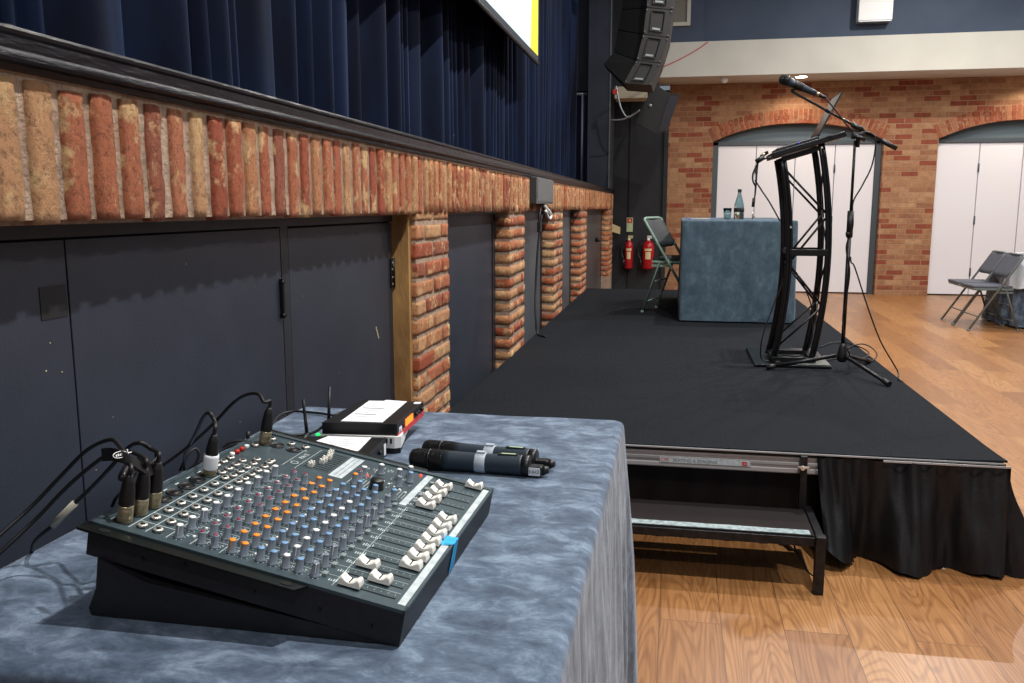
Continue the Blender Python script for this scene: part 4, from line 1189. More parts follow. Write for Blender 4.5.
# ================================================================== recess: extinguishers and signs
def extinguisher(label, x, z0, z1, r, fat):
    t = Thing('fire_extinguisher', label, 'fire extinguisher', (x, 13.27, z0), 'fire extinguishers on the dark wall')
    h = z1 - z0; xf = Matrix.Translation((x, 13.27 - r * .2, z0))
    m = MB(); m.lathe([(r * .8, 0), (r, .02), (r, h * .66), (r * .9, h * .76), (r * .45, h * .84), (.02, h * .86)], xf=xf, seg=20); t.part('cylinder', m, 'ext_red')
    m = MB(); m.lathe([(.022, h * .85), (.026, h * .88), (.02, h * .92)], xf=xf, seg=12); m.bbox(x - .02, x + .055, 13.24, 13.27, z0 + h * .92, z0 + h * .95, .004); m.bbox(x - .02, x + .06, 13.24, 13.27, z0 + h * .97, z0 + h, .004); t.part('valve', m, 'sign_cream' if not fat else 'white_plastic')
    m = MB(); m.tube(smooth_path([(x - .02, 13.25, z0 + h * .9), (x - r * 1.5, 13.24, z0 + h * .82), (x - r * 1.75, 13.24, z0 + h * .5), (x - r * 1.3, 13.22, z0 + h * .3)]), .012, 8); m.cone((x - r * 1.3, 13.22, z0 + h * .32), (x - r * 1.2, 13.21, z0 + h * .1), .015, .03, 12); t.part('hose', m, 'black_rubber')
    m = MB(); ra = r + .0015
    for (zz0, zz1, a0, a1) in ((.30, .52, -2.0, -1.1), (.55, .62, -2.2, -.9)):
        n = 8; vs = []
        for k in range(n + 1):
            a = a0 + (a1 - a0) * k / n
            for zz in (zz0, zz1): vs.append((x + ra * cos(a), 13.27 - r * .2 + ra * sin(a), z0 + h * zz))
        m.add(vs, [(2 * k, 2 * k + 2, 2 * k + 3, 2 * k + 1) for k in range(n)], smooth=True)
    t.part('label_plate', m, 'sign_cream')
    return t
extinguisher('slim red fire extinguisher on the dark wall below the small safety sign', .255, .36, .86, .062, False)
extinguisher('wider red fire extinguisher on the dark wall just behind the green folding chair', .545, .36, .86, .088, True)
def sign(label, x0, x1, z0, z1, y, grp):
    t = Thing('safety_sign', label, 'sign', ((x0 + x1) / 2, y, z0), grp)
    m = MB(); m.bbox(x0, x1, y - .006, y, z0, z1, .001); t.part('plate', m, 'sign_green')
    m = MB(); zm = z0 + (z1 - z0) * .62; m.box(x0 + .008, x1 - .008, y - .008, y - .0055, zm, z1 - .01); t.part('red_panel', m, 'sign_red')
    m = MB()
    for k in range(4): m.box(x0 + .015, x1 - .02, y - .008, y - .0055, z0 + .02 + k * .03, z0 + .028 + k * .03)
    m.box((x0 + x1) / 2 - .012, (x0 + x1) / 2 + .012, y - .010, y - .0075, zm + .02, z1 - .03); t.part('print', m, 'sign_cream')
sign('small cream and red safety sign above the slim fire extinguisher', .205, .30, .915, 1.13, 13.375, 'safety signs in the dark recess')
sign('small safety sign above the wider extinguisher, mostly behind the chair back', .58, .67, .915, 1.13, 13.375, 'safety signs in the dark recess')
m = MB(); m.prism([(-.02, 1.05), (.125, .99), (.125, .885), (-.02, .93)], 13.0, 13.02, 'y'); 
for v in m.v: v.y += .12
single('projecting_sign', m, 'sign_cream', 'pale cream plate sticking out from the far end of the brick stage front', 'sign')

# ================================================================== screen, speakers
YS1 = at_x(538, 62, .0); YS0 = at_x(474, 0, .0)
zb_ = 2.262; ye = YS1.y + .01
t = Thing('projection_screen', 'white projection screen hanging in front of the stage curtain, yellow band at its edge', 'screen', (0, ye - 1.6, zb_))
W_ = 3.2
m = MB(); m.box(-.006, 0, ye - W_, ye, zb_, zb_ + 2.2); t.part('screen_border', m, 'screen_border', 'dark screen border')
m = MB(); m.box(-.003, .002, ye - W_ + .04, ye - .035, zb_ + .045, zb_ + 2.16); t.part('picture_area', m, 'screen_white')
m = MB(); m.prism([(ye - .33, zb_ + .045), (ye - .035, zb_ + .045), (ye - .035, zb_ + 2.16), (ye - .06, zb_ + 2.16)], .0, .004, 'x'); t.part('yellow_band', m, 'screen_yellow', 'bright yellow slanted band')
m = MB(); m.cyl((-.005, ye - W_, zb_), (-.005, ye, zb_), .012); t.part('bottom_bar', m, 'black_metal')

arr = Thing('line_array', 'black curved line array speaker hung beside the stage with four cabinets in view', 'speaker', (.55, 9.3, 2.5))
fronts = [[(.399, 2.522), (.674, 2.495), (.76, 2.70), (.516, 2.737)], [(.520, 2.742), (.762, 2.705), (.833, 2.942), (.581, 2.985)], [(.583, 2.992), (.835, 2.948), (.866, 3.202), (.606, 3.236)], [(.608, 3.243), (.868, 3.208), (.885, 3.46), (.622, 3.49)], [(.624, 3.497), (.887, 3.467), (.895, 3.72), (.63, 3.745)]]
rears = [[(.516, 2.737), (.399, 2.522), (.179, 2.737), (.28, 2.850)], [(.581, 2.985), (.520, 2.742), (.282, 2.856), (.317, 3.064)], [(.606, 3.236), (.583, 2.992), (.319, 3.071), (.353, 3.258)], [(.622, 3.49), (.608, 3.243), (.355, 3.265), (.37, 3.48)], [(.63, 3.745), (.624, 3.497), (.372, 3.487), (.38, 3.71)]]
mat('speaker_side', srgb(38, 37, 37), .6, bump=.3, bscale=150)
mat('speaker_dark', srgb(10, 11, 13), .6, bump=.3, bscale=150)
for fq, rq in zip(fronts, rears):
    m = MB(); m.prism(fq, 9.0, 9.6, 'y')
    cab = arr.part('cabinet', m, 'speaker_side')
    m = MB()
    a, b, c, d = [Vector((p[0], 0, p[1])) for p in rq]       # a,b join the front; c,d are the rear
    vs = [a + Vector((0, 9.02, 0)), b + Vector((0, 9.02, 0)), c + Vector((0, 9.16, 0)), d + Vector((0, 9.16, 0)), a + Vector((0, 9.58, 0)), b + Vector((0, 9.58, 0)), c + Vector((0, 9.44, 0)), d + Vector((0, 9.44, 0))]
    m.add(vs, [(0, 1, 2, 3), (4, 7, 6, 5), (0, 4, 5, 1), (1, 5, 6, 2), (2, 6, 7, 3), (3, 7, 4, 0)], smooth=False)
    arr.part('cabinet_rear', m, 'speaker_dark', under=cab)
    p = [Vector((q[0], 8.998, q[1])) for q in fq]
    def bi(u, v): return p[0].lerp(p[1], u).lerp(p[3].lerp(p[2], u), v)
    m = MB(); vs = [bi(.22, .14), bi(.72, .14), bi(.72, .90), bi(.22, .90)]; vi = [bi(.28, .2) + Vector((0, .004, 0)), bi(.66, .2) + Vector((0, .004, 0)), bi(.66, .84) + Vector((0, .004, 0)), bi(.28, .84) + Vector((0, .004, 0))]
    f1 = [v + Vector((0, -.012, 0)) for v in vs]
    m.add(f1 + vi, [(0, 1, 5, 4), (1, 2, 6, 5), (2, 3, 7, 6), (3, 0, 4, 7)], smooth=False, mi=0); m.add(vi, [(0, 1, 2, 3)], mi=1)
    m.add(vs + f1, [(0, 4, 5, 1), (1, 5, 6, 2), (2, 6, 7, 3), (3, 7, 4, 0)], smooth=False, mi=0)
    m.add([bi(.30, .2) + Vector((0, -.012, 0)), bi(.62, .2) + Vector((0, -.012, 0)), bi(.60, .27) + Vector((0, -.012, 0)), bi(.32, .27) + Vector((0, -.012, 0))], [(0, 1, 2, 3)], mi=2)
    arr.part('handle_recess', m, ['speaker_side', 'black_gap', 'steel_grey'], under=cab)
    m = MB()
    for (u, v) in ((.04, .08), (.04, .92), (.95, .06), (.95, .94)): q = bi(u, v); m.cyl(q, q - Vector((0, .010, 0)), .007, 8)
    arr.part('rigging_pin', m, 'junction_grey', under=cab)
m = MB(); m.box(.35, .92, 9.05, 9.12, 3.75, 3.80); m.box(.35, .92, 9.48, 9.55, 3.75, 3.80); m.box(.6, .66, 9.05, 9.55, 3.80, 3.85); m.cyl((.63, 9.3, 3.85), (.63, 9.3, 6.0), .012); arr.part('flying_frame', m, 'black_metal')

wd = Thing('wedge_speaker', 'black angled loudspeaker bracketed beneath the line array in the far corner', 'speaker', (.7, 11.2, 2.2))
A_, B_, C_, D_ = [Vector((x, 11.0, z)) for x, z in ((.432, 2.315), (.69, 2.18), (.83, 2.655), (.632, 2.787))]
B2, C2 = Vector((.80, 11.12, 2.215)), Vector((.945, 11.12, 2.665))
A3, D3, B3, C3 = Vector((.44, 11.5, 2.34)), Vector((.64, 11.5, 2.80)), Vector((.80, 11.5, 2.24)), Vector((.95, 11.5, 2.69))
m = MB(); m.add([A_, B_, C_, D_, B2, C2, A3, D3, B3, C3], [(0, 1, 2, 3), (1, 4, 5, 2), (4, 8, 9, 5), (8, 6, 7, 9), (6, 0, 3, 7), (3, 2, 5, 9, 7), (0, 6, 8, 4, 1)], smooth=False); wd.part('cabinet', m, 'speaker_dark')
m = MB(); off = Vector((.004, -.006, 0)); m.add([B_ .lerp(C_, .05) + off, B2.lerp(C2, .05) + off, B2.lerp(C2, .95) + off, B_.lerp(C_, .95) + off], [(0, 1, 2, 3)], smooth=False); wd.part('grille', m, 'cupboard_frame')
m = MB(); m.lathe([(.02, 0), (.02, .01)], xf=Matrix.Translation((.60, 10.995, 2.52)) @ Matrix.Rotation(pi / 2, 4, 'X'), seg=10); wd.part('badge', m, 'steel_grey')
m = MB(); m.tube([(.68, 11.3, 2.78), (.64, 11.5, 2.9), (.60, 11.9, 2.93), (.55, 12.6, 2.93)], .02, 8); m.bbox(.56, .70, 11.2, 11.4, 2.76, 2.80, .005); wd.part('bracket', m, 'black_metal')

m = MB(); m.bbox(.06, .50, 12.35, 12.75, 2.775, 2.935, .01)
single('wall_shelf', m, 'shelf_beige', 'beige boxed ledge high on the wall between the stage and the angled loudspeaker', 'shelf')
t = Thing('speaker_cable', 'grey speaker cable drooping in loops below the line array', 'cable', (.1, 11.8, 2.5))
m = MB(); pts = [at_y(x, y, 11.7) for x, y in ((616, 86), (618, 96), (621, 108), (627, 117), (634, 114), (640, 110))]; m.tube(smooth_path(pts), .012, 8)
pts = [at_y(x, y, 11.7) for x, y in ((611, 120), (617, 120), (624, 119), (629, 116))]; m.tube(smooth_path(pts), .010, 8); t.part('cable_loop', m, 'steel_grey')
m = MB(); p = at_y(615, 92, 11.7); m.bbox(p.x - .03, p.x + .03, 11.68, 11.72, p.z - .03, p.z + .03, .006); t.part('connector', m, 'red_print', 'small red connector')

# picture, wall box, sensor, downlights, beam wire
t = Thing('framed_picture', 'brown picture with pale frame high on the navy wall above the beam', 'picture', (.76, 12.7, 3.78))
m = MB()
x0, x1, z0, z1 = .45, 1.065, 3.775, 4.62
for (a, b, c, d) in ((x0, x1, z0, z0 + .05), (x0, x1, z1 - .05, z1), (x0, x0 + .05, z0 + .05, z1 - .05), (x1 - .05, x1, z0 + .05, z1 - .05)): m.bbox(a, b, 12.685, 12.72, c, d, .004)
t.part('frame', m, 'picture_frame')
m = MB(); m.box(x0 + .05, x1 - .05, 12.705, 12.719, z0 + .05, z1 - .05); t.part('picture', m, 'picture_mat')
t = Thing('wall_heater', 'white rectangular box mounted on the navy wall above the cream beam', 'wall box', (3.46, 12.7, 3.72))
m = MB(); m.bbox(3.25, 3.68, 12.60, 12.775, 3.735, 4.42, .012); t.part('housing', m, 'white_plastic')
m = MB(); m.box(3.26, 3.67, 12.61, 12.77, 3.722, 3.736); t.part('base_plate', m, 'steel_grey')
m = MB()
for x in (3.36, 3.58): m.bbox(x, x + .06, 12.585, 12.602, 4.02, 4.06, .004)
t.part('latch', m, 'junction_grey')
t = Thing('motion_sensor', 'small white round motion sensor under the cream beam', 'sensor', (1.56, 12.9, 3.0))
m = MB(); m.lathe([(.02, -.075), (.045, -.06), (.058, -.035), (.06, -.012), (.06, 0)], xf=Matrix.Translation((1.56, 12.9, 3.092)), seg=20); t.part('dome', m, 'white_plastic')
for i, x in enumerate((2.61, 5.75)):
    t = Thing('downlight', ['round recessed downlight glowing under the cream beam over the lectern', 'recessed downlight further right under the cream beam'][i], 'light', (x, 13.0, 3.09), 'downlights under the beam')
    m = MB(); m.lathe([(.075, -.004), (.10, -.008), (.105, 0)], xf=Matrix.Translation((x, 13.0, 3.093)), seg=28); m.mi = [0] * len(m.f); t.part('trim_ring', m, 'white_plastic')
    m = MB(); m.lathe([(.078, -.0095), (.078, -.0085)], xf=Matrix.Translation((x, 13.0, 3.093)), seg=28); t.part('lens', m, 'lamp_glow', 'bright warm lens')
m = MB(); pts = [at_y(x, y, 12.70) for x, y in ((708, 42), (698, 49), (686, 56), (672, 63), (660, 68))]; m.tube(smooth_path(pts), .006, 6)
single('beam_wire', m, 'band_red', 'thin reddish wire slung across the left end of the cream beam', 'wire')

# ================================================================== lectern
lec = Thing('lectern', 'black curved truss lectern with sloping top near the stage edge', 'lectern', (1.63, 5.2, DZ))
def curve(z, pts):
    for (za, xa), (zb2, xb) in zip(pts, pts[1:]):
        if za <= z <= zb2: return xa + (xb - xa) * (z - za) / (zb2 - za)
    return pts[-1][1]
def quad(z, a, b, c):   # parabola through three (z,x)
    (z0, x0), (z1, x1), (z2, x2) = a, b, c
    return x0 * (z - z1) * (z - z2) / ((z0 - z1) * (z0 - z2)) + x1 * (z - z0) * (z - z2) / ((z1 - z0) * (z1 - z2)) + x2 * (z - z0) * (z - z1) / ((z2 - z0) * (z2 - z1))
LX = lambda z: quad(z, (.42, 1.522), (.98, 1.585), (1.54, 1.528))
RX = lambda z: quad(z, (.42, 1.728), (1.05, 1.790), (1.64, 1.720))
YN, YF_ = 5.00, 5.26
for fx, ztop in ((LX, 1.555), (RX, 1.632)):
    for y in (YN, YF_):
        pts = [(fx(z), y, z) for z in [.425 + (ztop - .425) * k / 16 for k in range(17)]]
        m = MB()
        # double tube post
        m.tube([(p[0] - .008, p[1], p[2]) for p in pts], .0105, 10); m.tube([(p[0] + .009, p[1] + .006, p[2]) for p in pts], .0105, 10)
        lec.part('post', m, 'black_metal')
m = MB()
for y in (YN, YF_):
    m.bbox(LX(1.04), RX(1.04), y - .012, y + .012, 1.022, 1.058, .003)
m.bbox(LX(1.04) - .01, LX(1.04) + .01, YN, YF_, 1.028, 1.052, .003); m.bbox(RX(1.04) - .01, RX(1.04) + .01, YN, YF_, 1.028, 1.052, .003)
lec.part('cross_bar', m, 'black_metal')
m = MB()
for y in (YN, YF_): m.bbox(LX(.46) - .02, RX(.46) + .02, y - .012, y + .012, .425, .452, .003)
m.bbox(LX(.46) - .015, LX(.46) + .015, YN, YF_, .425, .452, .003); m.bbox(RX(.46) - .015, RX(.46) + .015, YN, YF_, .425, .452, .003)
lec.part('foot_frame', m, 'black_metal')
zz = [1.50, 1.245, .98, .74, .50]
for y in (YN + .01, YF_ - .01):
    for k in range(4):
        za, zb2 = zz[k], zz[k + 1]
        a = (LX(za), y, za) if k % 2 == 0 else (RX(za), y, za)
        b = (RX(zb2), y, zb2) if k % 2 == 0 else (LX(zb2), y, zb2)
        m = MB(); m.cyl(a, b, .0062, 8); lec.part('brace', m, 'black_metal')
# rungs between front and rear frames (audience side zigzag)
for k in range(4):
    za, zb2 = zz[k] + .05, zz[k + 1] + .05
    ya, yb = (YN, YF_) if k % 2 == 0 else (YF_, YN)
    m = MB(); m.cyl((RX(za), ya, za), (RX(zb2), yb, zb2), .005, 8); lec.part('brace', m, 'black_metal')
TA = math.atan2(.118, .40)
TF = frame((1.44, 4.955, 1.556), (cos(TA), 0, sin(TA)), (0, 1, 0), (-sin(TA), 0, cos(TA)))
m = MB(); m.bbox(.03, .42, .0, .35, -.012, .018, .004, xf=TF); m.box(.0, .012, .0, .35, .018, .034, xf=TF); lec.part('sloping_top', m, 'black_metal')
for yq in (.035, .295):
    m = MB(); m.bbox(.075, .29, yq, yq + .025, -.042, -.018, .003, xf=TF); lec.part('top_support', m, 'black_metal')
m = MB(); m.bbox(1.42, 1.835, 4.935, 5.56, DZ + .004, DZ + .016, .003); lec.part('base_plate', m, 'plate_black')
m = MB(); m.bbox(1.60, 1.83, 4.95, 5.20, DZ + .016, DZ + .022, .002); lec.part('reflection_plate', m, 'plate_reflection', 'pale reflection painted on the base plate')  # paler piece paints the reflection on the right of the base plate
m = MB()
for p in ((1.585, 4.987, 1.18), (1.72, 4.955, 1.605)): m.cyl(p, (p[0], p[1] - .008, p[2]), .006, 8)
lec.part('bolt', m, 'chrome')
# laptop
lap = Thing('laptop', 'open laptop on the sloping lectern top, screen tilted back', 'laptop', TF @ Vector((.2, .25, .018)))
m = MB(); m.bbox(.065, .285, .02, .33, .018, .034, .004, xf=TF); lap.part('base', m, 'laptop_body')
m = MB()
for r in range(5):
    for c in range(13): m.box(.12 + r * .024, .140 + r * .024, .035 + c * .021, .053 + c * .021, .034, .0355, xf=TF)
lap.part('keyboard', m, 'black_plastic')
hp = TF @ Vector((.285, .02, .034)); SA = math.atan2(.245, .118)
SF = frame(hp, (cos(SA), 0, sin(SA)), (0, 1, 0), (-sin(SA), 0, cos(SA)))
m = MB(); m.bbox(0, .255, 0, .31, -.004, .004, .002, xf=SF); lap.part('lid', m, 'laptop_body')
m = MB(); m.box(.015, .245, .012, .298, .004, .0046, xf=SF); lap.part('display', m, 'laptop_screen')
m = MB(); m.cyl(TF @ Vector((.18, .018, .028)), TF @ Vector((.18, .014, .028)), .0025, 8); lap.part('status_light', m, 'led_blue', 'tiny blue light')
# laptop leads
t = Thing('laptop_lead', 'black leads and plugs dangling from the low edge of the lectern top', 'cable', (1.38, 4.97, 1.2))
def AY(l, y): return [at_y(a, b, y) for a, b in l]
m = MB()
m.tube(smooth_path(AY([(778, 156), (768, 158), (760, 161), (756, 167), (753, 174), (753, 181), (756, 187)], 4.97)), .0045, 8)
m.tube(smooth_path(AY([(758, 163), (757, 172), (756, 186), (755, 195), (753.5, 203)], 4.97)), .004, 8)
m.tube(smooth_path(AY([(755, 180), (762, 191), (770, 203), (780, 221)], 4.97)), .004, 8)
t.part('cable_lead', m, 'black_rubber')
m = MB(); a, b = AY([(754, 198), (753, 207)], 4.97); m.cyl(a, b, .0085, 10); t.part('plug', m, 'black_rubber')
m = MB(); a, b = AY([(753, 211), (752.6, 219)], 4.97); m.cyl(a, b, .004, 8); t.part('plug_tip', m, 'chrome')
m = MB(); a, b = AY([(756, 162), (764, 157)], 4.96); m.cyl(a, b, .014, 10); a, b = AY([(762, 156), (765, 154)], 4.96); m.cyl(a, b, .01, 8, mi=1); t.part('adapter', m, ['black_plastic', 'brass'])

# ================================================================== mic stand
SX, SY = 1.865, 4.835
ms = Thing('microphone_stand', 'black boom microphone stand with tripod base beside the lectern', 'microphone stand', (SX, SY, DZ))
m = MB(); m.cyl((SX, SY, .50), (SX, SY, 1.20), .0105, 12); ms.part('lower_tube', m, 'black_metal')
m = MB(); m.cyl((SX, SY, 1.13), (SX, SY, 1.27), .0165, 14); m.cyl((SX - .02, SY - .012, 1.15), (SX + .0, SY - .012, 1.15), .012, 10); ms.part('height_clutch', m, 'black_rubber')
m = MB(); m.cyl((SX, SY, 1.26), (SX, SY, 1.63), .0072, 12); ms.part('upper_tube', m, 'black_metal')
m = MB(); m.lathe([(.016, 0), (.026, .01), (.028, .03), (.024, .06), (.018, .085), (.013, .10)], xf=Matrix.Translation((SX, SY, .462)), seg=14); ms.part('tripod_hub', m, 'black_plastic')
feet = [(1.485, 4.854 + .0), (2.030, 4.505), (2.07, 5.16)]
for i, (fx, fy) in enumerate(feet):
    d = Vector((fx - SX, fy - SY, 0)).normalized(); a = Vector((SX, SY, .495)) + d * .03; b = Vector((fx, fy, DZ + .016))
    m = MB(); m.tube([a, b], .0105, 10); l = ms.part('leg', m, 'black_metal')
    m = MB(); c = b - (b - a).normalized() * .04; m.cone(c, b + (b - a).normalized() * .01, .0135, .0155, 12); ms.part('rubber_foot', m, 'black_rubber', under=l)
tip, tail = at_y(791, 91, SY), at_y(896.5, 148.6, SY)
jn = at_y(858.5, 131.5, SY)
m = MB(); m.cyl(tip, tail, .0065, 10); 
a = tip.lerp(tail, .33); b = tip.lerp(tail, .37); m.cyl(a, b, .010, 10); ms.part('boom', m, 'black_metal')
m = MB(); m.cyl(tip.lerp(tail, .86), tail, .0125, 12); m.cyl(tip.lerp(tail, .72), tip.lerp(tail, .80), .010, 10); ms.part('counterweight', m, 'black_rubber')
m = MB(); m.bbox(jn.x - .032, jn.x + .028, SY - .016, SY + .016, jn.z - .038, jn.z - .005, .006); m.cyl((jn.x - .03, SY - .03, jn.z - .02), (jn.x + .03, SY - .03, jn.z - .045), .011, 10)
m.cyl(tip.lerp(tail, .58), tip.lerp(tail, .68), .014, 12); m.cyl((jn.x, SY, jn.z - .08), (jn.x, SY, jn.z), .011, 10); ms.part('swivel_joint', m, 'black_plastic')
# microphone
mh, mt_ = at_y(779.5, 77.5, SY), at_y(816, 93.5, SY)
ax = (mt_ - mh).normalized(); L = (mt_ - mh).length; b1 = Vector((0, 1, 0)); FX = frame(mh, b1, ax.cross(b1), ax)
t = Thing('wired_microphone', 'black microphone held at the tip of the boom stand', 'microphone', mh.lerp(mt_, .5))
m = MB(); m.lathe([(.005, 0), (.018, .004), (.0265, .02), (.0275, .04), (.024, .052)], xf=FX, seg=18); t.part('grille', m, 'mic_grille')
m = MB(); m.lathe([(.0275, .038), (.0278, .046), (.0265, .05)], xf=FX, seg=18); t.part('ring', m, 'black_metal')
m = MB(); m.lathe([(.023, .050), (.0205, .09), (.0155, L - .03), (.0135, L)], xf=FX, seg=18); t.part('body', m, 'mic_body')
m = MB(); m.lathe([(.0115, L), (.0115, L + .018)], xf=FX, seg=14); t.part('plug_collar', m, 'brass')
m = MB(); m.lathe([(.011, L + .018), (.009, L + .05), (.005, L + .06)], xf=FX, seg=14); t.part('plug', m, 'black_rubber')
cl_ = FX @ Vector((0, 0, L * .55)); m = MB(); m.lathe([(.021, L * .42), (.0225, L * .45), (.0215, L * .62), (.019, L * .64)], xf=FX, seg=16); m.cyl(cl_, tip, .008, 8); 
m2 = m; ms.part('microphone_clip', m2, 'black_rubber')
# stand cable
t = Thing('microphone_cable', 'black cable from the boom microphone winding down the stand to the floor', 'cable', (SX, SY, DZ))
m = MB()
p_ = FX @ Vector((0, 0, L + .055))
up_ = smooth_path([p_] + AY([(829, 102), (838, 113), (846, 124), (856, 133)], SY - .01) + [tip.lerp(tail, .72) + Vector((0, -.014, .0)), tip.lerp(tail, .80) + Vector((0, -.012, -.012))] + AY([(872, 165), (862, 186), (853, 203)], SY - .005) + [(SX + .012, SY - .012, 1.19), (SX - .014, SY - .01, 1.08), (SX + .01, SY - .012, .95), (SX + .0, SY - .013, .8), (SX - .01, SY - .012, .7), (SX + .005, SY - .02, .58), (SX + .04, SY + .01, .50), at_z(850, 358, .407), at_z(862, 362, .407), at_z(872, 361, .407), at_z(877, 355, .407), at_z(872, 348, .407), at_z(862, 344, .407), at_z(850, 347, .407), at_z(846, 353, .407), at_z(858, 358, .411), at_z(868, 356, .411), at_z(866, 350, .408), at_z(848, 343, .407), at_z(832, 343, .407), at_z(820, 347, .407)], 8)
m.tube(up_, .004, 8); t.part('cable_lead', m, 'black_rubber')
t = Thing('floor_cable', 'black cable hanging from the stand and over the right edge of the stage', 'cable', (2.05, 4.8, DZ))
m = MB(); m.tube(smooth_path([(SX + .010, SY - .012, 1.03), (SX + .014, SY - .02, 1.0)] + AY([(855, 268), (867, 305), (880, 340), (893, 363)], SY - .03) + [at_z(898, 372, .41), at_z(899, 379, .408), (2.150, 4.66, .37), (2.17, 4.62, .2), (2.20, 4.60, .03), (2.3, 4.6, .006)], 8), .004, 8); t.part('cable_lead', m, 'black_rubber')
t = Thing('lectern_cable', 'black cable hanging inside the lectern and coiled on its base plate', 'cable', (1.55, 5.0, DZ))
m = MB()
m.tube(smooth_path([(1.53, 5.05, 1.50), (1.55, 5.05, 1.40), (1.575, 5.03, 1.2), (1.60, 5.03, 1.12), (1.585, 5.03, 1.0), (1.57, 5.05, .9), (1.52, 5.03, .75), (1.47, 5.0, .6), (1.455, 5.0, .5), (1.47, 5.02, .43), (1.56, 4.99, .425), (1.66, 5.06, .43), (1.72, 5.22, .43), (1.62, 5.36, .425), (1.52, 5.22, .425), (1.56, 5.06, .43), (1.70, 5.04, .44), (1.86, 5.2, .41), (1.98, 5.4, .407), (2.05, 5.6, .407)], 8), .0038, 8)
m.tube(smooth_path([(1.60, 5.03, .95), (1.66, 5.02, .88), (1.71, 5.05, .78), (1.74, 5.12, .70), (1.745, 5.1, .55), (1.70, 5.1, .45), (1.6, 5.2, .425)], 8), .0036, 8)
t.part('cable_lead', m, 'black_rubber')

# ================================================================== on the stage table
bt_ = Thing('water_bottle', 'clear glass water bottle with a dark label band on the stage table', 'bottle', (1.455, 7.25, T2))
xf = Matrix.Translation((1.455, 7.25, T2 + .002))
m = MB(); m.lathe([(.036, 0), (.040, .006), (.040, .085), (.037, .12), (.024, .165), (.0145, .20), (.0135, .222)], xf=xf, seg=24); bt_.part('glass_body', m, 'bottle_glass')
m = MB(); m.lathe([(.0412, .060), (.0412, .090)], xf=xf, seg=24); bt_.part('label_band', m, 'print_black', 'dark label band')
m = MB(); m.lathe([(.0155, .218), (.0158, .238), (.013, .24)], xf=xf, seg=16); bt_.part('cap', m, 'black_plastic')
gl = Thing('drinking_glass', 'clear drinking glass standing next to the water bottle', 'glass', (1.365, 7.25, T2))
m = MB(); n_ = 24; pr_ = [(.027, .002), (.031, .05), (.034, .092), (.0325, .092), (.0295, .05), (.0255, .008)]
m.lathe(pr_, xf=Matrix.Translation((1.365, 7.25, T2)), seg=24); gl.part('bowl', m, 'glass')
m = MB(); m.box(1.05, 1.26, 7.15, 7.42, T2 + .0015, T2 + .004); m.box(1.08, 1.23, 7.17, 7.38, T2 + .004, T2 + .0055, mi=1)
mat('purple_print', srgb(88, 80, 170), .7)
single('paper_sheet', m, ['purple_print', 'sign_cream'], 'cream sheet with purple edges on the stage table', 'paper')

# ================================================================== folding chairs
def folding_chair(name, label, loc, rz, group, metal, seatm, width=.44):
    """origin on the floor, faces local +x"""
    t = Thing(name, label, 'chair', loc, group, rz)
    h = width / 2
    for y in (-h, h):
        m = MB(); m.tube([(-.235, y, .79), (-.228, y, .775), (.245, y, .012)], .0115, 10); m.cone((.245, y, .02), (.252, y, 0), .014, .015, 10); t.part('front_leg', m, metal, local=True)
        yy2 = y * .86; m = MB(); m.tube([(-.02, yy2, .455), (-.10, yy2, .43), (-.245, yy2, .012)], .0105, 10); m.cone((-.242, yy2, .02), (-.249, yy2, 0), .013, .014, 10); t.part('rear_leg', m, metal, local=True)
        m = MB(); m.bbox(-.17, -.02, yy2 - .004, yy2 + .004, .395, .415, .001); m.cyl((-.06, yy2 - .01, .47), (-.06, yy2 + .01, .47), .009, 8); t.part('hinge_bracket', m, metal, local=True)
    m = MB(); m.tube([(.16, -h, .15), (.16, h, .15)], .007, 8); m.tube([(-.215, -h * .86, .10), (-.215, h * .86, .10)], .007, 8); m.tube([(-.155, -h * .86, .27), (-.155, h * .86, .27)], .007, 8)
    m.tube([(-.235, -h, .79), (-.240, -h * .7, .798), (-.240, h * .7, .798), (-.235, h, .79)], .0115, 10); t.part('cross_tube', m, metal, local=True)
    m = MB(); m.bbox(-.17, .215, -h + .02, h - .02, .425, .448, .008); t.part('seat_pan', m, metal, local=True)
    m = MB(); m.bbox(-.165, .225, -h + .025, h - .025, .446, .476, .013); t.part('seat', m, seatm, local=True)
    m = MB(); ba = math.atan2(.763, -.473)
    def bk(u, v, w):
        z = .56 + v * .235; x = -.235 + (.79 - z) * .620; bow = -.022 * (1 - (2 * u - 1) ** 2)
        return Vector((x + bow + w * .85, -h + .014 + u * (width - .028), z + w * .5))
    n = 10; vs = []; 
    for w in (-.012, .014):
        for j in range(7):
            for i in range(n + 1):
                e = 1 - .25 * (max(0, abs(2 * i / n - 1) - .8) / .2)
                vs.append(bk(i / n, .5 + (j / 6 - .5) * e, w))
    s_ = 7 * (n + 1); fs = []
    for j in range(6):
        for i in range(n):
            a = j * (n + 1) + i; fs.append((a, a + n + 1, a + n + 2, a + 1)); fs.append((s_ + a, s_ + a + 1, s_ + a + n + 2, s_ + a + n + 1))
    edge = [j * 0 + i for i in range(n + 1)] + [j * (n + 1) + n for j in range(1, 7)] + [6 * (n + 1) + i for i in range(n - 1, -1, -1)] + [j * (n + 1) for j in range(5, 0, -1)]
    for k in range(len(edge)): a, b = edge[k], edge[(k + 1) % len(edge)]; fs.append((a, b, s_ + b, s_ + a))
    m.add(vs, fs, smooth=True); t.part('backrest', m, seatm, local=True)
    return t
folding_chair('folding_chair', 'green metal folding chair with dark padded back on the stage', (.985, 7.46, DZ), radians(-17), None, 'green_metal', 'seat_dark')
c1 = folding_chair('folding_chair', 'grey folding chair nearest the camera beside the round table', (4.255, 9.95, 0), pi + radians(2), 'folding chairs by the round table', 'grey_metal', 'grey_seat')
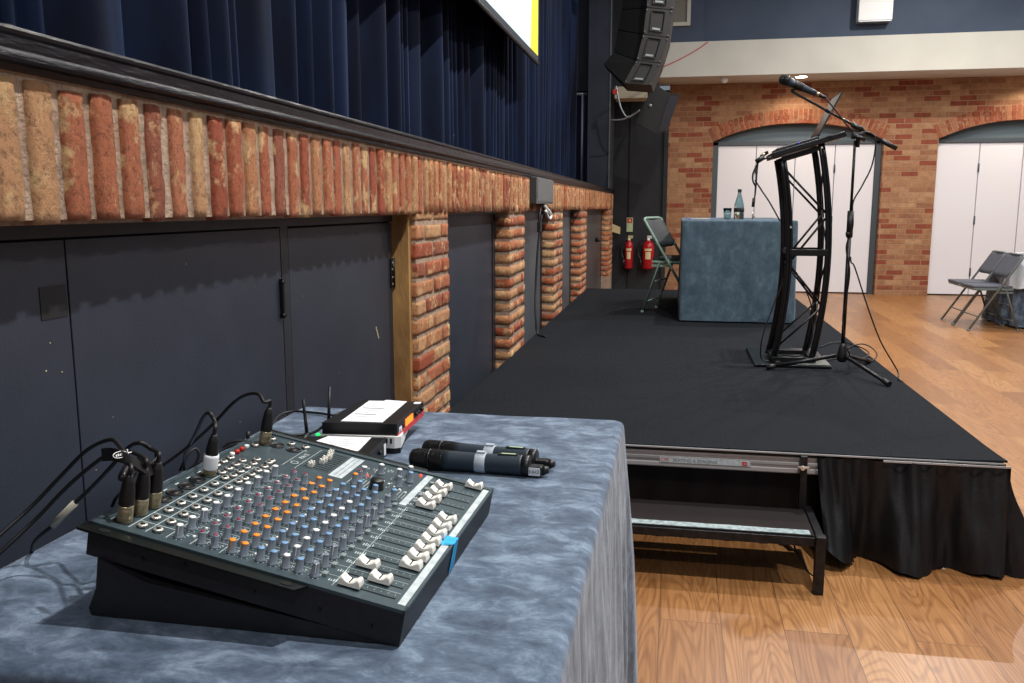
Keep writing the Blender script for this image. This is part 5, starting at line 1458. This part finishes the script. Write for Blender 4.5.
def dup(root, loc, rz, label):
    r = root.copy(); COL.objects.link(r); r.location = loc; r.rotation_euler = (0, 0, rz); r['label'] = label
    for ch in list(root.children):
        c = ch.copy(); COL.objects.link(c); c.parent = r
        for g in ch.children:
            d = g.copy(); COL.objects.link(d); d.parent = c
    return r
dup(c1.o, (4.26, 10.44, 0), pi - radians(1), 'grey folding chair behind the nearer one beside the round table')

# round table at the right edge
tx, ty, tr = 5.36, 10.5, .86
t = Thing('round_table', 'round folding table under the blue and white cloths at the right edge', 'table', (tx, ty, 0))
m = MB(); m.lathe([(tr - .03, .70), (tr - .03, .735)], xf=Matrix.Translation((tx, ty, 0)), seg=48); t.part('tabletop', m, 'near_black')
for a in range(4):
    m = MB(); m.cyl((tx + .4 * cos(a * pi / 2 + .7), ty + .4 * sin(a * pi / 2 + .7), 0), (tx + .4 * cos(a * pi / 2 + .7), ty + .4 * sin(a * pi / 2 + .7), .70), .015); t.part('leg', m, 'black_metal')
def round_cloth(r, zt, zb, amp, fl, seed, square=False):
    mb = MB(); n = 160; rows = [0, .02, .06, .15, .3, .5, .75, 1]
    vs = []; fs = []
    for q in (.0, .25, .5, .75, .92):
        for i in range(n):
            a = 2 * pi * i / n; vs.append((tx + r * q * cos(a), ty + r * q * sin(a), zt + .001 * sin(i)))
    for d in rows:
        for i in range(n):
            a = 2 * pi * i / n
            zl = zb if not square else zt - (zt - zb) * (.25 + .75 * abs(sin(2 * a + seed)) ** 1.5)
            f = amp * d * sin(a * 17 + seed + noise.noise(Vector((cos(a) * 3, sin(a) * 3, seed))) * 3) + fl * d
            rr_ = r + f - (.01 if d == 0 else 0)
            vs.append((tx + rr_ * cos(a), ty + rr_ * sin(a), zt - (zt - zl) * d))
    R_ = 5 + len(rows)
    for k in range(R_ - 1):
        for i in range(n): fs.append((k * n + i, k * n + (i + 1) % n, (k + 1) * n + (i + 1) % n, (k + 1) * n + i))
    mb.add(vs, fs, smooth=True); return mb
single('tablecloth', round_cloth(tr, .745, .02, .035, .04, 1.0), 'velour_blue', 'blue grey floor length cloth on the round table at the right edge', 'tablecloth', loc=(tx, ty, 0))
single('table_overlay', round_cloth(tr + .012, .752, .42, .03, .05, .6, True), 'white_cloth', 'white square overlay cloth on the round table at the right edge', 'tablecloth', loc=(tx, ty, .4))
t = Thing('serving_tray', 'small dark dish on the white cloth at the right edge', 'dish', (4.78, 10.42, .753))
m = MB(); m.lathe([(.05, .001), (.07, .006), (.10, .025), (.097, .027), (.066, .010)], xf=Matrix.Translation((4.78, 10.42, .753)), seg=24); t.part('dish', m, 'junction_dark')
# ================================================================== LIGHT
w = bpy.data.worlds.new('world'); SC.world = w; w.use_nodes = True
w.node_tree.nodes['Background'].inputs['Color'].default_value = (.66, .76, .9, 1)
w.node_tree.nodes['Background'].inputs['Strength'].default_value = .24
def lamp(name, kind, loc, energy, color, target=None, **kw):
    l = bpy.data.lights.new(name, kind); l.energy = energy; l.color = color
    for k, v in kw.items(): setattr(l, k, v)
    o = bpy.data.objects.new(name, l); COL.objects.link(o); o.location = loc
    if target is not None:
        o.rotation_euler = (Vector(target) - Vector(loc)).to_track_quat('-Z', 'Y').to_euler()
    return o
WARM = (1, .95, .90)
for i, (x, y, e) in enumerate([(1.9, 1.5, 145), (1.9, 4.7, 125), (1.9, 8.0, 95), (4.6, 3.4, 75), (4.6, 6.8, 105), (4.2, 10.4, 135), (6.8, 9.4, 95), (1.9, -2.0, 70)]):
    lamp('ceiling_light', 'AREA', (x, y, 4.7), e, WARM, (x, y, 0), shape='DISK', size=.09)
lamp('soffit_light', 'SPOT', (2.61, 13.05, 3.07), 45, (1, .86, .68), (2.61, 13.3, 0), spot_size=radians(140), spot_blend=.6, shadow_soft_size=.06)
lamp('soffit_light', 'SPOT', (5.75, 13.05, 3.07), 45, (1, .86, .68), (5.75, 13.3, 0), spot_size=radians(140), spot_blend=.6, shadow_soft_size=.06)

SC.view_settings.view_transform = 'Standard'
SC.view_settings.look = 'None'
SC.view_settings.exposure = 0.15
SC.view_settings.gamma = 1.0
SC.view_settings.use_curve_mapping = False
